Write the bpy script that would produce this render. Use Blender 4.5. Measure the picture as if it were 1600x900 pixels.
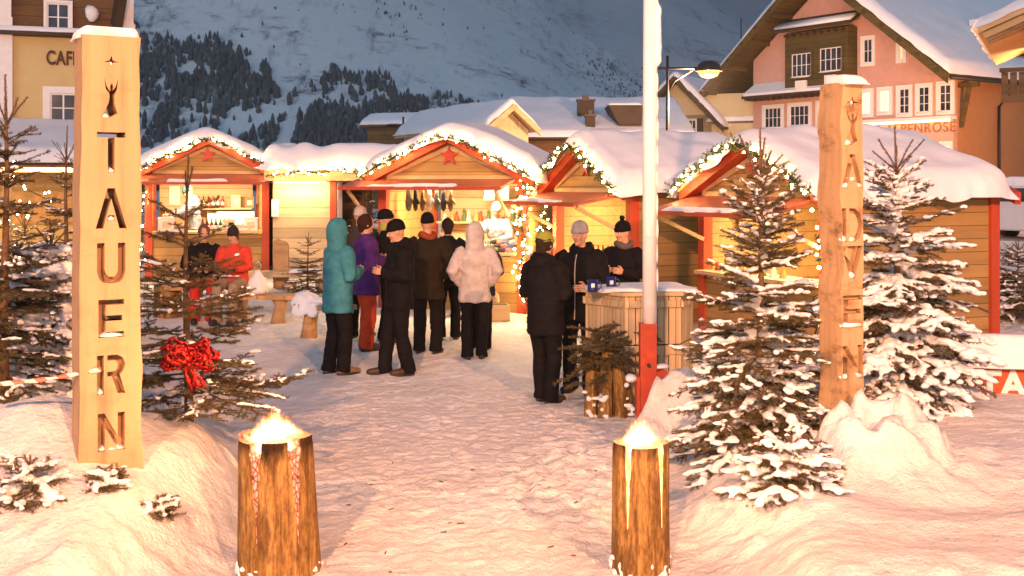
import bpy, bmesh, math, random
import numpy as np
from mathutils import Vector, Matrix, Euler

R = math.radians
PI = math.pi
SC = bpy.context.scene
for o in list(bpy.data.objects):
    bpy.data.objects.remove(o)
COL = SC.collection

# ------------------------------------------------------------------ camera, world, sun, exposure
F, HZ, CZ = 1778.0, 290.0, 2.2          # focal length in photo pixels, horizon row, eye height
cam_d = bpy.data.cameras.new('camera'); cam_d.lens = 40.0; cam_d.sensor_width = 36.0
cam_d.shift_y = -0.1; cam_d.clip_start = 0.05; cam_d.clip_end = 20000
cam = bpy.data.objects.new('camera', cam_d); COL.objects.link(cam)
cam.location = (0, 0, CZ); cam.rotation_euler = (R(90), 0, 0)
SC.camera = cam

SUN_EL, SUN_ROT = 4.0, 200.0
world = bpy.data.worlds.new('World'); SC.world = world; world.use_nodes = True
wn = world.node_tree; wn.nodes.clear()
w_out = wn.nodes.new('ShaderNodeOutputWorld'); w_bg = wn.nodes.new('ShaderNodeBackground')
w_sky = wn.nodes.new('ShaderNodeTexSky'); w_sky.sky_type = 'NISHITA'; w_sky.sun_disc = False
w_sky.sun_elevation = R(SUN_EL); w_sky.sun_rotation = R(SUN_ROT)
w_sky.altitude = 1700; w_sky.air_density = 1.0; w_sky.dust_density = 1.0; w_sky.ozone_density = 3.0
wn.links.new(w_sky.outputs[0], w_bg.inputs[0]); wn.links.new(w_bg.outputs[0], w_out.inputs[0])
w_bg.inputs[1].default_value = 0.08

sun_d = bpy.data.lights.new('sun', 'SUN'); sun_d.energy = 0.22; sun_d.angle = R(40); sun_d.color = (0.84, 0.94, 1.0)
sun = bpy.data.objects.new('sun', sun_d); COL.objects.link(sun)
sun.rotation_euler = (R(60), 0, R(-20))

SC.view_settings.view_transform = 'Standard'; SC.view_settings.look = 'None'
SC.view_settings.exposure = 1.9; SC.view_settings.gamma = 1.0
SC.view_settings.use_curve_mapping = False
SC.render.engine = 'CYCLES'
cy = SC.cycles
cy.use_denoising = True
try: cy.denoiser = 'OPENIMAGEDENOISE'
except Exception: pass
cy.max_bounces = 6; cy.diffuse_bounces = 3; cy.glossy_bounces = 2; cy.transmission_bounces = 4; cy.transparent_max_bounces = 12
cy.volume_bounces = 0; cy.sample_clamp_indirect = 4.0; cy.caustics_reflective = False; cy.caustics_refractive = False
try: cy.use_light_tree = True
except Exception: pass

KEY_POS = (6.4, -7.0, 8.2); KEY_W = 3900.0; KEY_COL = (1.0, 0.43, 0.20)      # street lamp behind the photographer
FILL_POS = (-2.6, -9.0, 7.8); FILL_W = 5000.0                                 # the next lamp of the same row

# ------------------------------------------------------------------ numeric helpers
def P(px, py, Y): return ((px-800)/F*Y, Y, CZ-(py-HZ)/F*Y)
def PX(px, Y): return (px-800)/F*Y
def PZ(py, Y): return CZ-(py-HZ)/F*Y

def _hash(ix, iy, iz, seed):
    h = (ix*374761393 + iy*668265263 + iz*2147483647 + seed*974634777) & 0xffffffff
    h = ((h ^ (h >> 13))*1274126177) & 0xffffffff
    h = h ^ (h >> 16)
    return (h & 0xffff)/65535.0
def vn3(x, y, z, seed=0):
    x = np.asarray(x, float); y = np.asarray(y, float); z = np.asarray(z, float)
    x, y, z = np.broadcast_arrays(x, y, z)
    xi = np.floor(x).astype(np.int64); yi = np.floor(y).astype(np.int64); zi = np.floor(z).astype(np.int64)
    u = x-xi; v = y-yi; w = z-zi
    u = u*u*(3-2*u); v = v*v*(3-2*v); w = w*w*(3-2*w)
    r = 0
    for dx in (0, 1):
        for dy in (0, 1):
            for dz in (0, 1):
                r = r + _hash(xi+dx, yi+dy, zi+dz, seed)*(u if dx else 1-u)*(v if dy else 1-v)*(w if dz else 1-w)
    return r*2-1
def fbm(x, y, z=0.0, oct=4, seed=0, gain=0.5):
    a, r, f = 1.0, 0, 1.0
    for k in range(oct):
        r = r + a*vn3(np.asarray(x)*f, np.asarray(y)*f, np.asarray(z)*f+k*7.3, seed+k); a *= gain; f *= 2.03
    return r
def S(t):
    t = np.clip(t, 0, 1); return t*t*(3-2*t)

def base_slope(y): return 0.037*np.clip(np.asarray(y, float)-13, 0, 20)
def G(x, y, fine=True):
    """height of the snow ground"""
    x = np.asarray(x, float); y = np.asarray(y, float)
    z = base_slope(y)
    wob = 0.22*vn3(x*0.9, y*0.9, 0, 3)+0.10*vn3(x*2.3, y*2.3, 0, 4)
    # left bank
    le = -1.60+0.05*(y-6.5)+0.35*S((y-7.2)/2.0)*-1.0
    lb = S((le-x+wob*0.6)/0.66)*S((y-5.0)/1.5)
    back = 1-S((y-8.6)/1.8)*S((x+3.6)/0.8)
    back2 = 1-S((y-10.5)/3.5)
    hl = 0.48+0.36*np.exp(-((x+2.95)**2/0.45+(y-7.2)**2/0.5))+0.05*vn3(x*1.7, y*1.7, 0, 8)
    z = z+lb*back*back2*hl
    # right bank
    re = 1.02+0.05*(y-6.5)+0.10*S((y-9)/2)
    rb = S((x-re+wob*0.7)/0.75)*S((y-4.6)/1.4)*(1-0.65*S((y-10.0)/2.5))
    hr = 0.31+0.04*vn3(x*1.3, y*1.3, 0, 9)+0.16*np.exp(-((x-5.2)**2/2.0+(y-6.8)**2/0.8))
    z = z+rb*hr
    # mounds: round the right post, in front of the flagpole
    for (mx, my, mh, mr) in ((2.42, 7.78, 0.36, 0.25), (2.64, 7.70, 0.27, 0.20), (2.22, 7.66, 0.18, 0.20), (2.82, 7.56, 0.20, 0.22), (2.48, 7.38, 0.20, 0.30), (2.1, 7.4, 0.12, 0.18), (2.95, 7.9, 0.15, 0.3), (1.75, 7.15, 0.10, 0.25), (1.20, 9.35, 0.30, 0.26), (1.48, 9.5, 0.28, 0.30), (1.62, 9.0, 0.22, 0.35)):
        z = z+mh*np.exp(-(((x-mx)**2+(y-my)**2)/(mr*mr)))*(1+0.55*vn3(x*5, y*5, 0, 12)+0.3*vn3(x*11, y*11, 0, 13))
    # shallow hollow rim right of the spruce
    z = z-0.10*np.exp(-(((x-2.75)/0.6)**2+((y-6.95)/0.25)**2))
    # churned lumps along the path edge
    lump = np.exp(-(((x-0.35-0.12*(y-8.3))/0.45)**2+((y-8.4)/1.1)**2))
    path = (1-S((np.abs(x+0.2)-1.6)/1.0)) if True else 0
    if fine:
        z = z+lump*0.09*(np.abs(vn3(x*5.5, y*5.5, 0, 21))+0.6*np.abs(vn3(x*11, y*11, 0, 22)))
        tr = (1-np.clip(lb+rb, 0, 1))
        eb = np.clip(4*lb*(1-lb)*back+4*rb*(1-np.clip(rb, 0, 1)), 0, 1)
        cl = vn3(x*6.5, y*6.5, 0, 61)+0.5*vn3(x*13, y*13, 0, 62)
        z = z+eb*(0.055*np.clip(cl-0.1, 0, 1)**0.7-0.02*np.clip(-cl-0.2, 0, 1))
        # boot prints and clods in the trodden snow
        bp = vn3(x*6.5+0.8*vn3(x*2, y*2, 0, 64), y*6.0, 0, 63)
        z = z-tr*0.020*np.clip(bp-0.35, 0, 0.4)*(1-S((y-12)/6))
        near = 1-S((y-13)/8)
        z = z+tr*(0.008*np.abs(vn3(x*4.2, y*4.2, 0, 31))+0.008*vn3(x*9.5, y*9.5, 0, 32)+0.013*vn3(x*19, y*19, 0, 33)*near)
        z = z+(1-tr)*(0.018*vn3(x*3.1, y*3.1, 0, 41)+0.010*vn3(x*7.0, y*7.0, 0, 42)+0.004*vn3(x*15, y*15, 0, 43)*near)
    return z
def gz(x, y): return float(G(np.array([x]), np.array([y]), False)[0])

# ------------------------------------------------------------------ materials
MATS = {}
def new_mat(name):
    m = bpy.data.materials.new(name); m.use_nodes = True
    nt = m.node_tree; b = nt.nodes['Principled BSDF']
    MATS[name] = m
    return m, nt, b
def nd(nt, t, **kw):
    n = nt.nodes.new(t)
    for k, v in kw.items():
        if k in n.inputs.keys(): n.inputs[k].default_value = v
        else: setattr(n, k, v)
    return n
def ramp(nt, fac, stops):
    r = nt.nodes.new('ShaderNodeValToRGB')
    el = r.color_ramp.elements
    while len(el) < len(stops): el.new(0.5)
    for e, (p, c) in zip(el, stops):
        e.position = p; e.color = (c[0], c[1], c[2], 1) if len(c) == 3 else c
    nt.links.new(fac, r.inputs[0]); return r
def coords(nt, scale=(1, 1, 1), kind='Object'):
    tc = nt.nodes.new('ShaderNodeTexCoord'); mp = nt.nodes.new('ShaderNodeMapping')
    mp.inputs['Scale'].default_value = scale
    nt.links.new(tc.outputs[kind], mp.inputs[0]); return mp.outputs[0]
def noise(nt, vec, scale, detail=4, rough=0.55):
    n = nd(nt, 'ShaderNodeTexNoise', Scale=scale, Detail=detail, Roughness=rough)
    nt.links.new(vec, n.inputs['Vector']); return n.outputs[0]
def bump(nt, b, height, strength=0.3, dist=0.01):
    n = nd(nt, 'ShaderNodeBump', Strength=strength, Distance=dist)
    nt.links.new(height, n.inputs['Height']); nt.links.new(n.outputs[0], b.inputs['Normal']); return n

def m_plain(name, c, rough=0.6, var=0.18, scale=8, metal=0.0, bmp=0.15, bscale=60, bdist=0.004, spec=0.4):
    m, nt, b = new_mat(name)
    v = coords(nt)
    n = noise(nt, v, scale, 5)
    lo = tuple(x*(1-var) for x in c); hi = tuple(min(1, x*(1+var)) for x in c)
    r = ramp(nt, n, [(0.3, lo), (0.7, hi)])
    nt.links.new(r.outputs[0], b.inputs['Base Color'])
    b.inputs['Roughness'].default_value = rough; b.inputs['Metallic'].default_value = metal
    b.inputs['Specular IOR Level'].default_value = spec
    if bmp: bump(nt, b, noise(nt, v, bscale, 3), bmp, bdist)
    return m
def m_wood(name, c, dark=0.55, axis='z', scale=1.0, rough=0.65, board=None, board_axis='z', bw=0.14, stain=0.0):
    """grain stretched along an axis; optional boards with dark seams and a tone of their own"""
    m, nt, b = new_mat(name)
    sc = {'x': (1.2, 18, 18), 'y': (18, 1.2, 18), 'z': (18, 18, 1.2)}[axis]
    v = coords(nt, tuple(s*scale for s in sc))
    g = noise(nt, v, 1.0, 6, 0.62)
    v2 = coords(nt, (2.2, 2.2, 2.2)); big = noise(nt, v2, 1.0, 3)
    mixf = nd(nt, 'ShaderNodeMath', operation='ADD'); nt.links.new(g, mixf.inputs[0])
    mm = nd(nt, 'ShaderNodeMath', operation='MULTIPLY'); nt.links.new(big, mm.inputs[0]); mm.inputs[1].default_value = 0.5
    nt.links.new(mm.outputs[0], mixf.inputs[1])
    lo = tuple(x*dark for x in c); hi = tuple(min(1, x*1.12) for x in c)
    r = ramp(nt, mixf.outputs[0], [(0.50, lo), (0.72, c), (0.95, hi)])
    col = r.outputs[0]; h = g
    if board:
        tc = nt.nodes.new('ShaderNodeTexCoord'); sx = nt.nodes.new('ShaderNodeSeparateXYZ'); nt.links.new(tc.outputs['Object'], sx.inputs[0])
        d = nd(nt, 'ShaderNodeMath', operation='DIVIDE'); nt.links.new(sx.outputs[board_axis.upper()], d.inputs[0]); d.inputs[1].default_value = bw
        fl = nd(nt, 'ShaderNodeMath', operation='FLOOR'); nt.links.new(d.outputs[0], fl.inputs[0])
        fr = nd(nt, 'ShaderNodeMath', operation='FRACT'); nt.links.new(d.outputs[0], fr.inputs[0])
        wn_ = nd(nt, 'ShaderNodeTexWhiteNoise'); wn_.noise_dimensions = '1D'; nt.links.new(fl.outputs[0], wn_.inputs['W'])
        tone = nd(nt, 'ShaderNodeMapRange'); nt.links.new(wn_.outputs[0], tone.inputs[0]); tone.inputs[3].default_value = 0.72; tone.inputs[4].default_value = 1.12
        seam = ramp(nt, fr.outputs[0], [(0.0, (0.25,)*3), (0.05, (1,)*3), (0.95, (1,)*3), (1.0, (0.25,)*3)])
        m1 = nd(nt, 'ShaderNodeMixRGB', blend_type='MULTIPLY'); m1.inputs[0].default_value = 1
        nt.links.new(col, m1.inputs[1]); nt.links.new(tone.outputs[0], m1.inputs[2])
        m2 = nd(nt, 'ShaderNodeMixRGB', blend_type='MULTIPLY'); m2.inputs[0].default_value = 1
        nt.links.new(m1.outputs[0], m2.inputs[1]); nt.links.new(seam.outputs[0], m2.inputs[2])
        col = m2.outputs[0]
        ad = nd(nt, 'ShaderNodeMath', operation='ADD'); nt.links.new(seam.outputs[0], ad.inputs[0]); nt.links.new(g, ad.inputs[1]); h = ad.outputs[0]
    if stain:
        v3 = coords(nt, (3, 3, 5)); st = noise(nt, v3, 1.0, 5, 0.7)
        sr = ramp(nt, st, [(0.52, (0, 0, 0)), (0.68, (1, 1, 1))])
        m3 = nd(nt, 'ShaderNodeMixRGB', blend_type='MULTIPLY'); nt.links.new(sr.outputs[0], m3.inputs[0])
        nt.links.new(col, m3.inputs[1]); m3.inputs[2].default_value = (1-stain*0.75, 1-stain*0.85, 1-stain*0.95, 1); col = m3.outputs[0]
    nt.links.new(col, b.inputs['Base Color']); b.inputs['Roughness'].default_value = rough
    b.inputs['Specular IOR Level'].default_value = 0.3
    bump(nt, b, h, 0.35, 0.006)
    return m
def m_snow(name, c=(0.82, 0.83, 0.86), bscale=30, bstr=0.35, bdist=0.012, dirt=0.0, fine=True):
    m, nt, b = new_mat(name)
    v = coords(nt)
    n1 = noise(nt, v, bscale, 6, 0.65)
    n2 = noise(nt, v, bscale*0.22, 4, 0.5)
    a = nd(nt, 'ShaderNodeMath', operation='MULTIPLY_ADD'); nt.links.new(n2, a.inputs[0]); a.inputs[1].default_value = 2.2; nt.links.new(n1, a.inputs[2])
    bump(nt, b, a.outputs[0], bstr, bdist)
    if dirt:
        n3 = noise(nt, v, 1.1, 6, 0.7); n4 = noise(nt, v, 22, 5, 0.75)
        mu = nd(nt, 'ShaderNodeMath', operation='MULTIPLY_ADD'); nt.links.new(n4, mu.inputs[0]); mu.inputs[1].default_value = 0.7; nt.links.new(n3, mu.inputs[2])
        r = ramp(nt, mu.outputs[0], [(0.62, c), (0.95, tuple(x*(1-dirt) for x in (c[0], c[1]*0.96, c[2]*0.9)))])
        nt.links.new(r.outputs[0], b.inputs['Base Color'])
    else:
        r = ramp(nt, n2, [(0.3, tuple(x*0.95 for x in c)), (0.7, c)])
        nt.links.new(r.outputs[0], b.inputs['Base Color'])
    b.inputs['Roughness'].default_value = 0.75; b.inputs['Specular IOR Level'].default_value = 0.25
    return m
def m_emit(name, c, strength, base=(0.8, 0.7, 0.5)):
    m, nt, b = new_mat(name)
    b.inputs['Base Color'].default_value = (*base, 1)
    b.inputs['Emission Color'].default_value = (*c, 1); b.inputs['Emission Strength'].default_value = strength
    return m
def m_fabric(name, c, quilt=0.0, var=0.22, rough=0.8):
    m, nt, b = new_mat(name)
    v = coords(nt)
    n = noise(nt, v, 9, 5, 0.6)
    r = ramp(nt, n, [(0.3, tuple(x*(1-var) for x in c)), (0.7, tuple(min(1, x*(1+var)) for x in c))])
    nt.links.new(r.outputs[0], b.inputs['Base Color']); b.inputs['Roughness'].default_value = rough
    b.inputs['Specular IOR Level'].default_value = 0.12
    n2 = noise(nt, coords(nt, (1, 1, 0.6)), 14, 3, 0.5); h = n2
    if quilt:
        w = nd(nt, 'ShaderNodeTexWave', Scale=quilt, Distortion=1.0, Detail=1.0); w.bands_direction = 'Z'; w.wave_profile = 'SIN'
        nt.links.new(v, w.inputs['Vector'])
        a = nd(nt, 'ShaderNodeMath', operation='ADD'); nt.links.new(n2, a.inputs[0]); nt.links.new(w.outputs[1], a.inputs[1]); h = a.outputs[0]
    bump(nt, b, h, 0.6, 0.02)
    return m
def m_glass_dark(name, c=(0.02, 0.025, 0.035), rough=0.08):
    m, nt, b = new_mat(name)
    n = noise(nt, coords(nt), 1.5, 2)
    r = ramp(nt, n, [(0.35, c), (0.65, tuple(x*2.6 for x in c))]); nt.links.new(r.outputs[0], b.inputs['Base Color'])
    b.inputs['Roughness'].default_value = rough; return m

# ------------------------------------------------------------------ mesh helpers
class MB:
    def __init__(s): s.v = []; s.f = []; s.n = 0; s.mi = []
    def add(s, V, Fc, mi=0):
        V = np.asarray(V, float).reshape(-1, 3)
        if isinstance(Fc, np.ndarray): Fc = Fc.tolist()
        k = s.n
        s.v.append(V); s.f.extend([[i+k for i in f] for f in Fc]); s.mi.extend([mi]*len(Fc)); s.n += len(V); return s
    def box(s, c, size, rot=None, mi=0, taper=1.0):
        hx, hy, hz = (q/2 for q in size)
        V = np.array([[x*hx*(taper if z > 0 else 1), y*hy*(taper if z > 0 else 1), z*hz] for z in (-1, 1) for y in (-1, 1) for x in (-1, 1)], float)
        if rot is not None: V = V@np.array(Euler(rot).to_matrix()).T
        return s.add(V+np.array(c, float), [[0, 2, 3, 1], [4, 5, 7, 6], [0, 1, 5, 4], [2, 6, 7, 3], [0, 4, 6, 2], [1, 3, 7, 5]], mi)
    def bar(s, p0, p1, w, h, up=(0, 0, 1), mi=0):
        p0 = np.array(p0, float); p1 = np.array(p1, float); d = p1-p0; L = np.linalg.norm(d); d /= L
        up = np.array(up, float)
        if abs(d@up) > 0.98: up = np.array((0, 1, 0.0))
        sd = np.cross(d, up); sd /= np.linalg.norm(sd); u = np.cross(sd, d)
        V = [p+a*sd*w/2+b*u*h/2 for p in (p0, p1) for b in (-1, 1) for a in (-1, 1)]
        return s.add(V, [[0, 1, 3, 2], [4, 6, 7, 5], [0, 4, 5, 1], [2, 3, 7, 6], [0, 2, 6, 4], [1, 5, 7, 3]], mi)
    def tube(s, pts, rad, n=8, mi=0, cap=True):
        pts = np.array(pts, float); m = len(pts)
        rad = np.full(m, rad) if np.isscalar(rad) else np.array(rad, float)
        V, Fc = [], []
        t = np.gradient(pts, axis=0); ref = np.array((0, 0, 1.0))
        for i in range(m):
            d = t[i]/(np.linalg.norm(t[i])+1e-9)
            r0 = ref if abs(d@ref) < 0.95 else np.array((1.0, 0, 0))
            a = np.cross(d, r0); a /= np.linalg.norm(a); b = np.cross(d, a)
            for k in range(n):
                th = 2*PI*k/n; V.append(pts[i]+rad[i]*(math.cos(th)*a+math.sin(th)*b))
        for i in range(m-1):
            for k in range(n):
                Fc.append([i*n+k, i*n+(k+1) % n, (i+1)*n+(k+1) % n, (i+1)*n+k])
        if cap: Fc.append(list(range(n))[::-1]); Fc.append([(m-1)*n+k for k in range(n)])
        return s.add(V, Fc, mi)
    def lathe(s, prof, c=(0, 0, 0), n=16, mi=0):
        V, Fc = [], []
        m = len(prof)
        for (r, z) in prof:
            for k in range(n):
                th = 2*PI*k/n; V.append((c[0]+r*math.cos(th), c[1]+r*math.sin(th), c[2]+z))
        for i in range(m-1):
            for k in range(n): Fc.append([i*n+k, i*n+(k+1) % n, (i+1)*n+(k+1) % n, (i+1)*n+k])
        Fc.append(list(range(n))[::-1]); Fc.append([(m-1)*n+k for k in range(n)])
        return s.add(V, Fc, mi)
    def loft(s, path, rx, ry, ref=(1, 0, 0), n=16, mi=0):
        path = np.array(path, float); m = len(path); t = np.gradient(path, axis=0) if m > 1 else np.array([[0, 0, 1.0]])
        rx = np.full(m, rx) if np.isscalar(rx) else rx; ry = np.full(m, ry) if np.isscalar(ry) else ry
        V, Fc = [], []; ref = np.array(ref, float)
        for i in range(m):
            d = t[i]/(np.linalg.norm(t[i])+1e-9)
            a = ref-(ref@d)*d
            if np.linalg.norm(a) < 0.05: a = np.array((0, 1.0, 0))-d[1]*d
            a /= np.linalg.norm(a); b = np.cross(d, a)
            for k in range(n):
                th = 2*PI*k/n; V.append(path[i]+rx[i]*math.cos(th)*a+ry[i]*math.sin(th)*b)
        for i in range(m-1):
            for k in range(n): Fc.append([i*n+k, i*n+(k+1) % n, (i+1)*n+(k+1) % n, (i+1)*n+k])
        Fc.append(list(range(n))[::-1]); Fc.append([(m-1)*n+k for k in range(n)])
        return s.add(V, Fc, mi)
    def prism(s, poly, d0, d1, plane='xz', mi=0):
        """polygon in a plane, extruded along the third axis from d0 to d1"""
        n = len(poly)
        def pt(a, b, d): return {'xz': (a, d, b), 'xy': (a, b, d), 'yz': (d, a, b)}[plane]
        V = [pt(a, b, d0) for a, b in poly]+[pt(a, b, d1) for a, b in poly]
        Fc = [list(range(n)), [n+k for k in range(n)][::-1]]+[[k, n+k, n+(k+1) % n, (k+1) % n] for k in range(n)]
        return s.add(V, Fc, mi)
    def ball(s, c, r, n=12, m=8, mi=0, seed=None, amp=0.0):
        rx, ry, rz = (r, r, r) if np.isscalar(r) else r
        V = [(0, 0, -1)]
        for i in range(1, m):
            ph = -PI/2+PI*i/m
            for k in range(n): V.append((math.cos(ph)*math.cos(2*PI*k/n), math.cos(ph)*math.sin(2*PI*k/n), math.sin(ph)))
        V.append((0, 0, 1)); V = np.array(V)
        if amp: V = V*(1+amp*vn3(V[:, 0]*1.6+c[0]*9, V[:, 1]*1.6+c[1]*9, V[:, 2]*1.6+c[2]*9, seed or 0))[:, None]
        V = V*np.array((rx, ry, rz))+np.array(c, float)
        Fc = [[0, 1+(k+1) % n, 1+k] for k in range(n)]
        for i in range(m-2):
            for k in range(n): Fc.append([1+i*n+k, 1+i*n+(k+1) % n, 1+(i+1)*n+(k+1) % n, 1+(i+1)*n+k])
        last = len(V)-1; b0 = 1+(m-2)*n
        Fc += [[b0+k, b0+(k+1) % n, last] for k in range(n)]
        return s.add(V, Fc, mi)
    def xform(s, M):
        M = np.array(M); V = np.concatenate(s.v); s.v = [V@M[:3, :3].T+M[:3, 3]]; return s
    def V(s): return np.concatenate(s.v)
    def build(s, name, mats, parent=None, smooth=False, loc=None, rot=None, recalc=True):
        me = bpy.data.meshes.new(name)
        me.from_pydata(s.V().tolist(), [], s.f)
        if not isinstance(mats, (list, tuple)): mats = [mats]
        for m in mats: me.materials.append(m)
        if len(mats) > 1: me.polygons.foreach_set('material_index', np.array(s.mi, np.int32))
        if recalc:
            bm = bmesh.new(); bm.from_mesh(me); bmesh.ops.recalc_face_normals(bm, faces=bm.faces); bm.to_mesh(me); bm.free()
        if smooth: me.polygons.foreach_set('use_smooth', np.ones(len(me.polygons), bool))
        me.update()
        o = bpy.data.objects.new(name, me); COL.objects.link(o)
        if parent is not None: o.parent = parent
        if loc is not None: o.location = loc
        if rot is not None: o.rotation_euler = rot if not np.isscalar(rot) else (0, 0, rot)
        return o
def bake_remesh(o, voxel, smooth=4, disp=None):
    """voxel union of the pieces of one mesh, smoothed, baked into the object"""
    rm = o.modifiers.new('r', 'REMESH'); rm.mode = 'VOXEL'; rm.voxel_size = voxel
    if smooth:
        sm = o.modifiers.new('s', 'SMOOTH'); sm.iterations = smooth; sm.factor = 0.5
    dg = bpy.context.evaluated_depsgraph_get()
    old = o.data; mats = list(old.materials)
    me = bpy.data.meshes.new_from_object(o.evaluated_get(dg))
    o.modifiers.clear(); o.data = me; me.name = o.name
    me.materials.clear()
    for m in mats: me.materials.append(m)
    bpy.data.meshes.remove(old)
    n = len(me.vertices)
    if disp is not None and n:
        co = np.empty(n*3); me.vertices.foreach_get('co', co); co = co.reshape(-1, 3)
        no = np.empty(n*3); me.vertices.foreach_get('normal', no); no = no.reshape(-1, 3)
        co = disp(co, no); me.vertices.foreach_set('co', co.ravel())
    me.polygons.foreach_set('use_smooth', np.ones(len(me.polygons), bool)); me.update()
    return o
def tag(o, label=None, cat=None, group=None, kind=None):
    if label: o['label'] = label
    if cat: o['category'] = cat
    if group: o['group'] = group
    if kind: o['kind'] = kind
    return o
def thing(name, label, cat, loc=(0, 0, 0), rz=0.0, group=None):
    o = bpy.data.objects.new(name, None); COL.objects.link(o); o.empty_display_size = 0.1
    o.location = loc; o.rotation_euler = (0, 0, rz); return tag(o, label, cat, group)
def clone(o, parent=None):
    c = o.copy(); COL.objects.link(c); c.parent = parent
    for ch in list(o.children): clone(ch, c)
    return c
def fast_mesh(name, V, T, mats, mi=None, smooth=False, parent=None):
    """triangles straight from arrays"""
    me = bpy.data.meshes.new(name); nv, nf = len(V), len(T)
    me.vertices.add(nv); me.vertices.foreach_set('co', np.asarray(V, np.float32).ravel())
    me.loops.add(nf*3); me.loops.foreach_set('vertex_index', np.asarray(T, np.int32).ravel())
    me.polygons.add(nf); me.polygons.foreach_set('loop_start', np.arange(0, nf*3, 3, dtype=np.int32))
    try: me.polygons.foreach_set('loop_total', np.full(nf, 3, np.int32))
    except Exception: pass
    for m in mats: me.materials.append(m)
    if mi is not None: me.polygons.foreach_set('material_index', np.asarray(mi, np.int32))
    if smooth: me.polygons.foreach_set('use_smooth', np.ones(nf, bool))
    me.update(calc_edges=True); me.validate()
    o = bpy.data.objects.new(name, me); COL.objects.link(o)
    if parent is not None: o.parent = parent
    return o
def text_mesh(name, body, size, depth, mat, parent=None, loc=(0, 0, 0), rot=(0, 0, 0), align='CENTER', shear=0.0, space=1.0, offset=0.0):
    cu = bpy.data.curves.new(name, 'FONT'); cu.body = body; cu.size = size; cu.extrude = depth/2
    cu.align_x = align; cu.align_y = 'CENTER'; cu.shear = shear; cu.space_character = space; cu.offset = offset
    t = bpy.data.objects.new(name, cu); COL.objects.link(t)
    dg = bpy.context.evaluated_depsgraph_get()
    me = bpy.data.meshes.new_from_object(t.evaluated_get(dg)); bpy.data.objects.remove(t)
    me.materials.clear(); me.materials.append(mat)
    o = bpy.data.objects.new(name, me); COL.objects.link(o)
    if parent is not None: o.parent = parent
    o.location = loc; o.rotation_euler = rot
    return o
# ------------------------------------------------------------------ shared materials
SNOW = m_snow('snow', bscale=14, bstr=0.35, bdist=0.02)
SNOW_GROUND = m_snow('snow_trodden', (0.84, 0.83, 0.84), bscale=42, bstr=0.9, bdist=0.020, dirt=0.16)
SNOW_TREE = m_snow('snow_on_branches', (0.84, 0.85, 0.88), bscale=40, bstr=0.25, bdist=0.01)
PINE = m_wood('stall_boards', (0.36, 0.215, 0.072), 0.74, 'x', 0.7, board=True, board_axis='z', bw=0.16)
PINE_V = m_wood('plank_upright', (0.58, 0.43, 0.25), 0.75, 'z', 0.7, board=True, board_axis='x', bw=0.12)
PINE_P = m_wood('pine_plain', (0.52, 0.37, 0.19), 0.75, 'x', 0.8)
PINE_IN = m_wood('stall_inside', (0.52, 0.39, 0.23), 0.8, 'x', 0.7, board=True, board_axis='z', bw=0.2)
RED = m_wood('red_paint', (0.42, 0.060, 0.022), 0.85, 'z', 0.5, rough=0.5)
REDLID = m_wood('red_stain', (0.30, 0.085, 0.05), 0.75, 'x', 0.7, rough=0.5)
REDSTAR = m_plain('red_star', (0.38, 0.035, 0.02), 0.45)
LARCH = m_wood('post_larch', (0.42, 0.27, 0.145), 0.66, 'z', 0.75, rough=0.6, stain=0.22)
LARCH_R = m_wood('post_larch_rough', (0.44, 0.285, 0.15), 0.62, 'z', 0.8, rough=0.65, stain=0.8)
def m_log():
    m, nt, b = new_mat('torch_log')
    g = noise(nt, coords(nt, (26, 26, 1.6)), 1.0, 7, 0.65); p = noise(nt, coords(nt, (9, 9, 3.2)), 1.0, 6, 0.7); f = noise(nt, coords(nt, (60, 60, 14)), 1.0, 4, 0.7)
    r = ramp(nt, g, [(0.34, (0.17, 0.085, 0.022)), (0.5, (0.38, 0.215, 0.065)), (0.68, (0.52, 0.32, 0.11))])
    st = ramp(nt, p, [(0.46, (0, 0, 0)), (0.60, (0.85, 0.85, 0.85))]); st2 = ramp(nt, f, [(0.40, (0.45,)*3), (0.58, (1, 1, 1))])
    m1 = nd(nt, 'ShaderNodeMixRGB', blend_type='MIX'); nt.links.new(st.outputs[0], m1.inputs[0]); nt.links.new(r.outputs[0], m1.inputs[1]); m1.inputs[2].default_value = (0.15, 0.078, 0.022, 1)
    m2 = nd(nt, 'ShaderNodeMixRGB', blend_type='MULTIPLY'); m2.inputs[0].default_value = 0.8; nt.links.new(m1.outputs[0], m2.inputs[1]); nt.links.new(st2.outputs[0], m2.inputs[2])
    tc = nt.nodes.new('ShaderNodeTexCoord'); sz = nt.nodes.new('ShaderNodeSeparateXYZ'); nt.links.new(tc.outputs['Object'], sz.inputs[0])
    ad_ = nd(nt, 'ShaderNodeMath', operation='MULTIPLY_ADD'); nt.links.new(p, ad_.inputs[0]); ad_.inputs[1].default_value = 0.22; nt.links.new(sz.outputs[2], ad_.inputs[2])
    cr_ = ramp(nt, ad_.outputs[0], [(0.76, (1, 1, 1)), (0.86, (0.16, 0.13, 0.11))])
    m4 = nd(nt, 'ShaderNodeMixRGB', blend_type='MULTIPLY'); m4.inputs[0].default_value = 1.0; nt.links.new(m2.outputs[0], m4.inputs[1]); nt.links.new(cr_.outputs[0], m4.inputs[2]); m2 = m4
    nt.links.new(m2.outputs[0], b.inputs['Base Color']); b.inputs['Roughness'].default_value = 0.8; b.inputs['Specular IOR Level'].default_value = 0.2
    a = nd(nt, 'ShaderNodeMath', operation='ADD'); nt.links.new(g, a.inputs[0]); nt.links.new(f, a.inputs[1]); bump(nt, b, a.outputs[0], 0.7, 0.010)
    return m
LOGW = m_log()
BENCHW = m_wood('bench_wood', (0.46, 0.27, 0.12), 0.6, 'x', 0.7)
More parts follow.
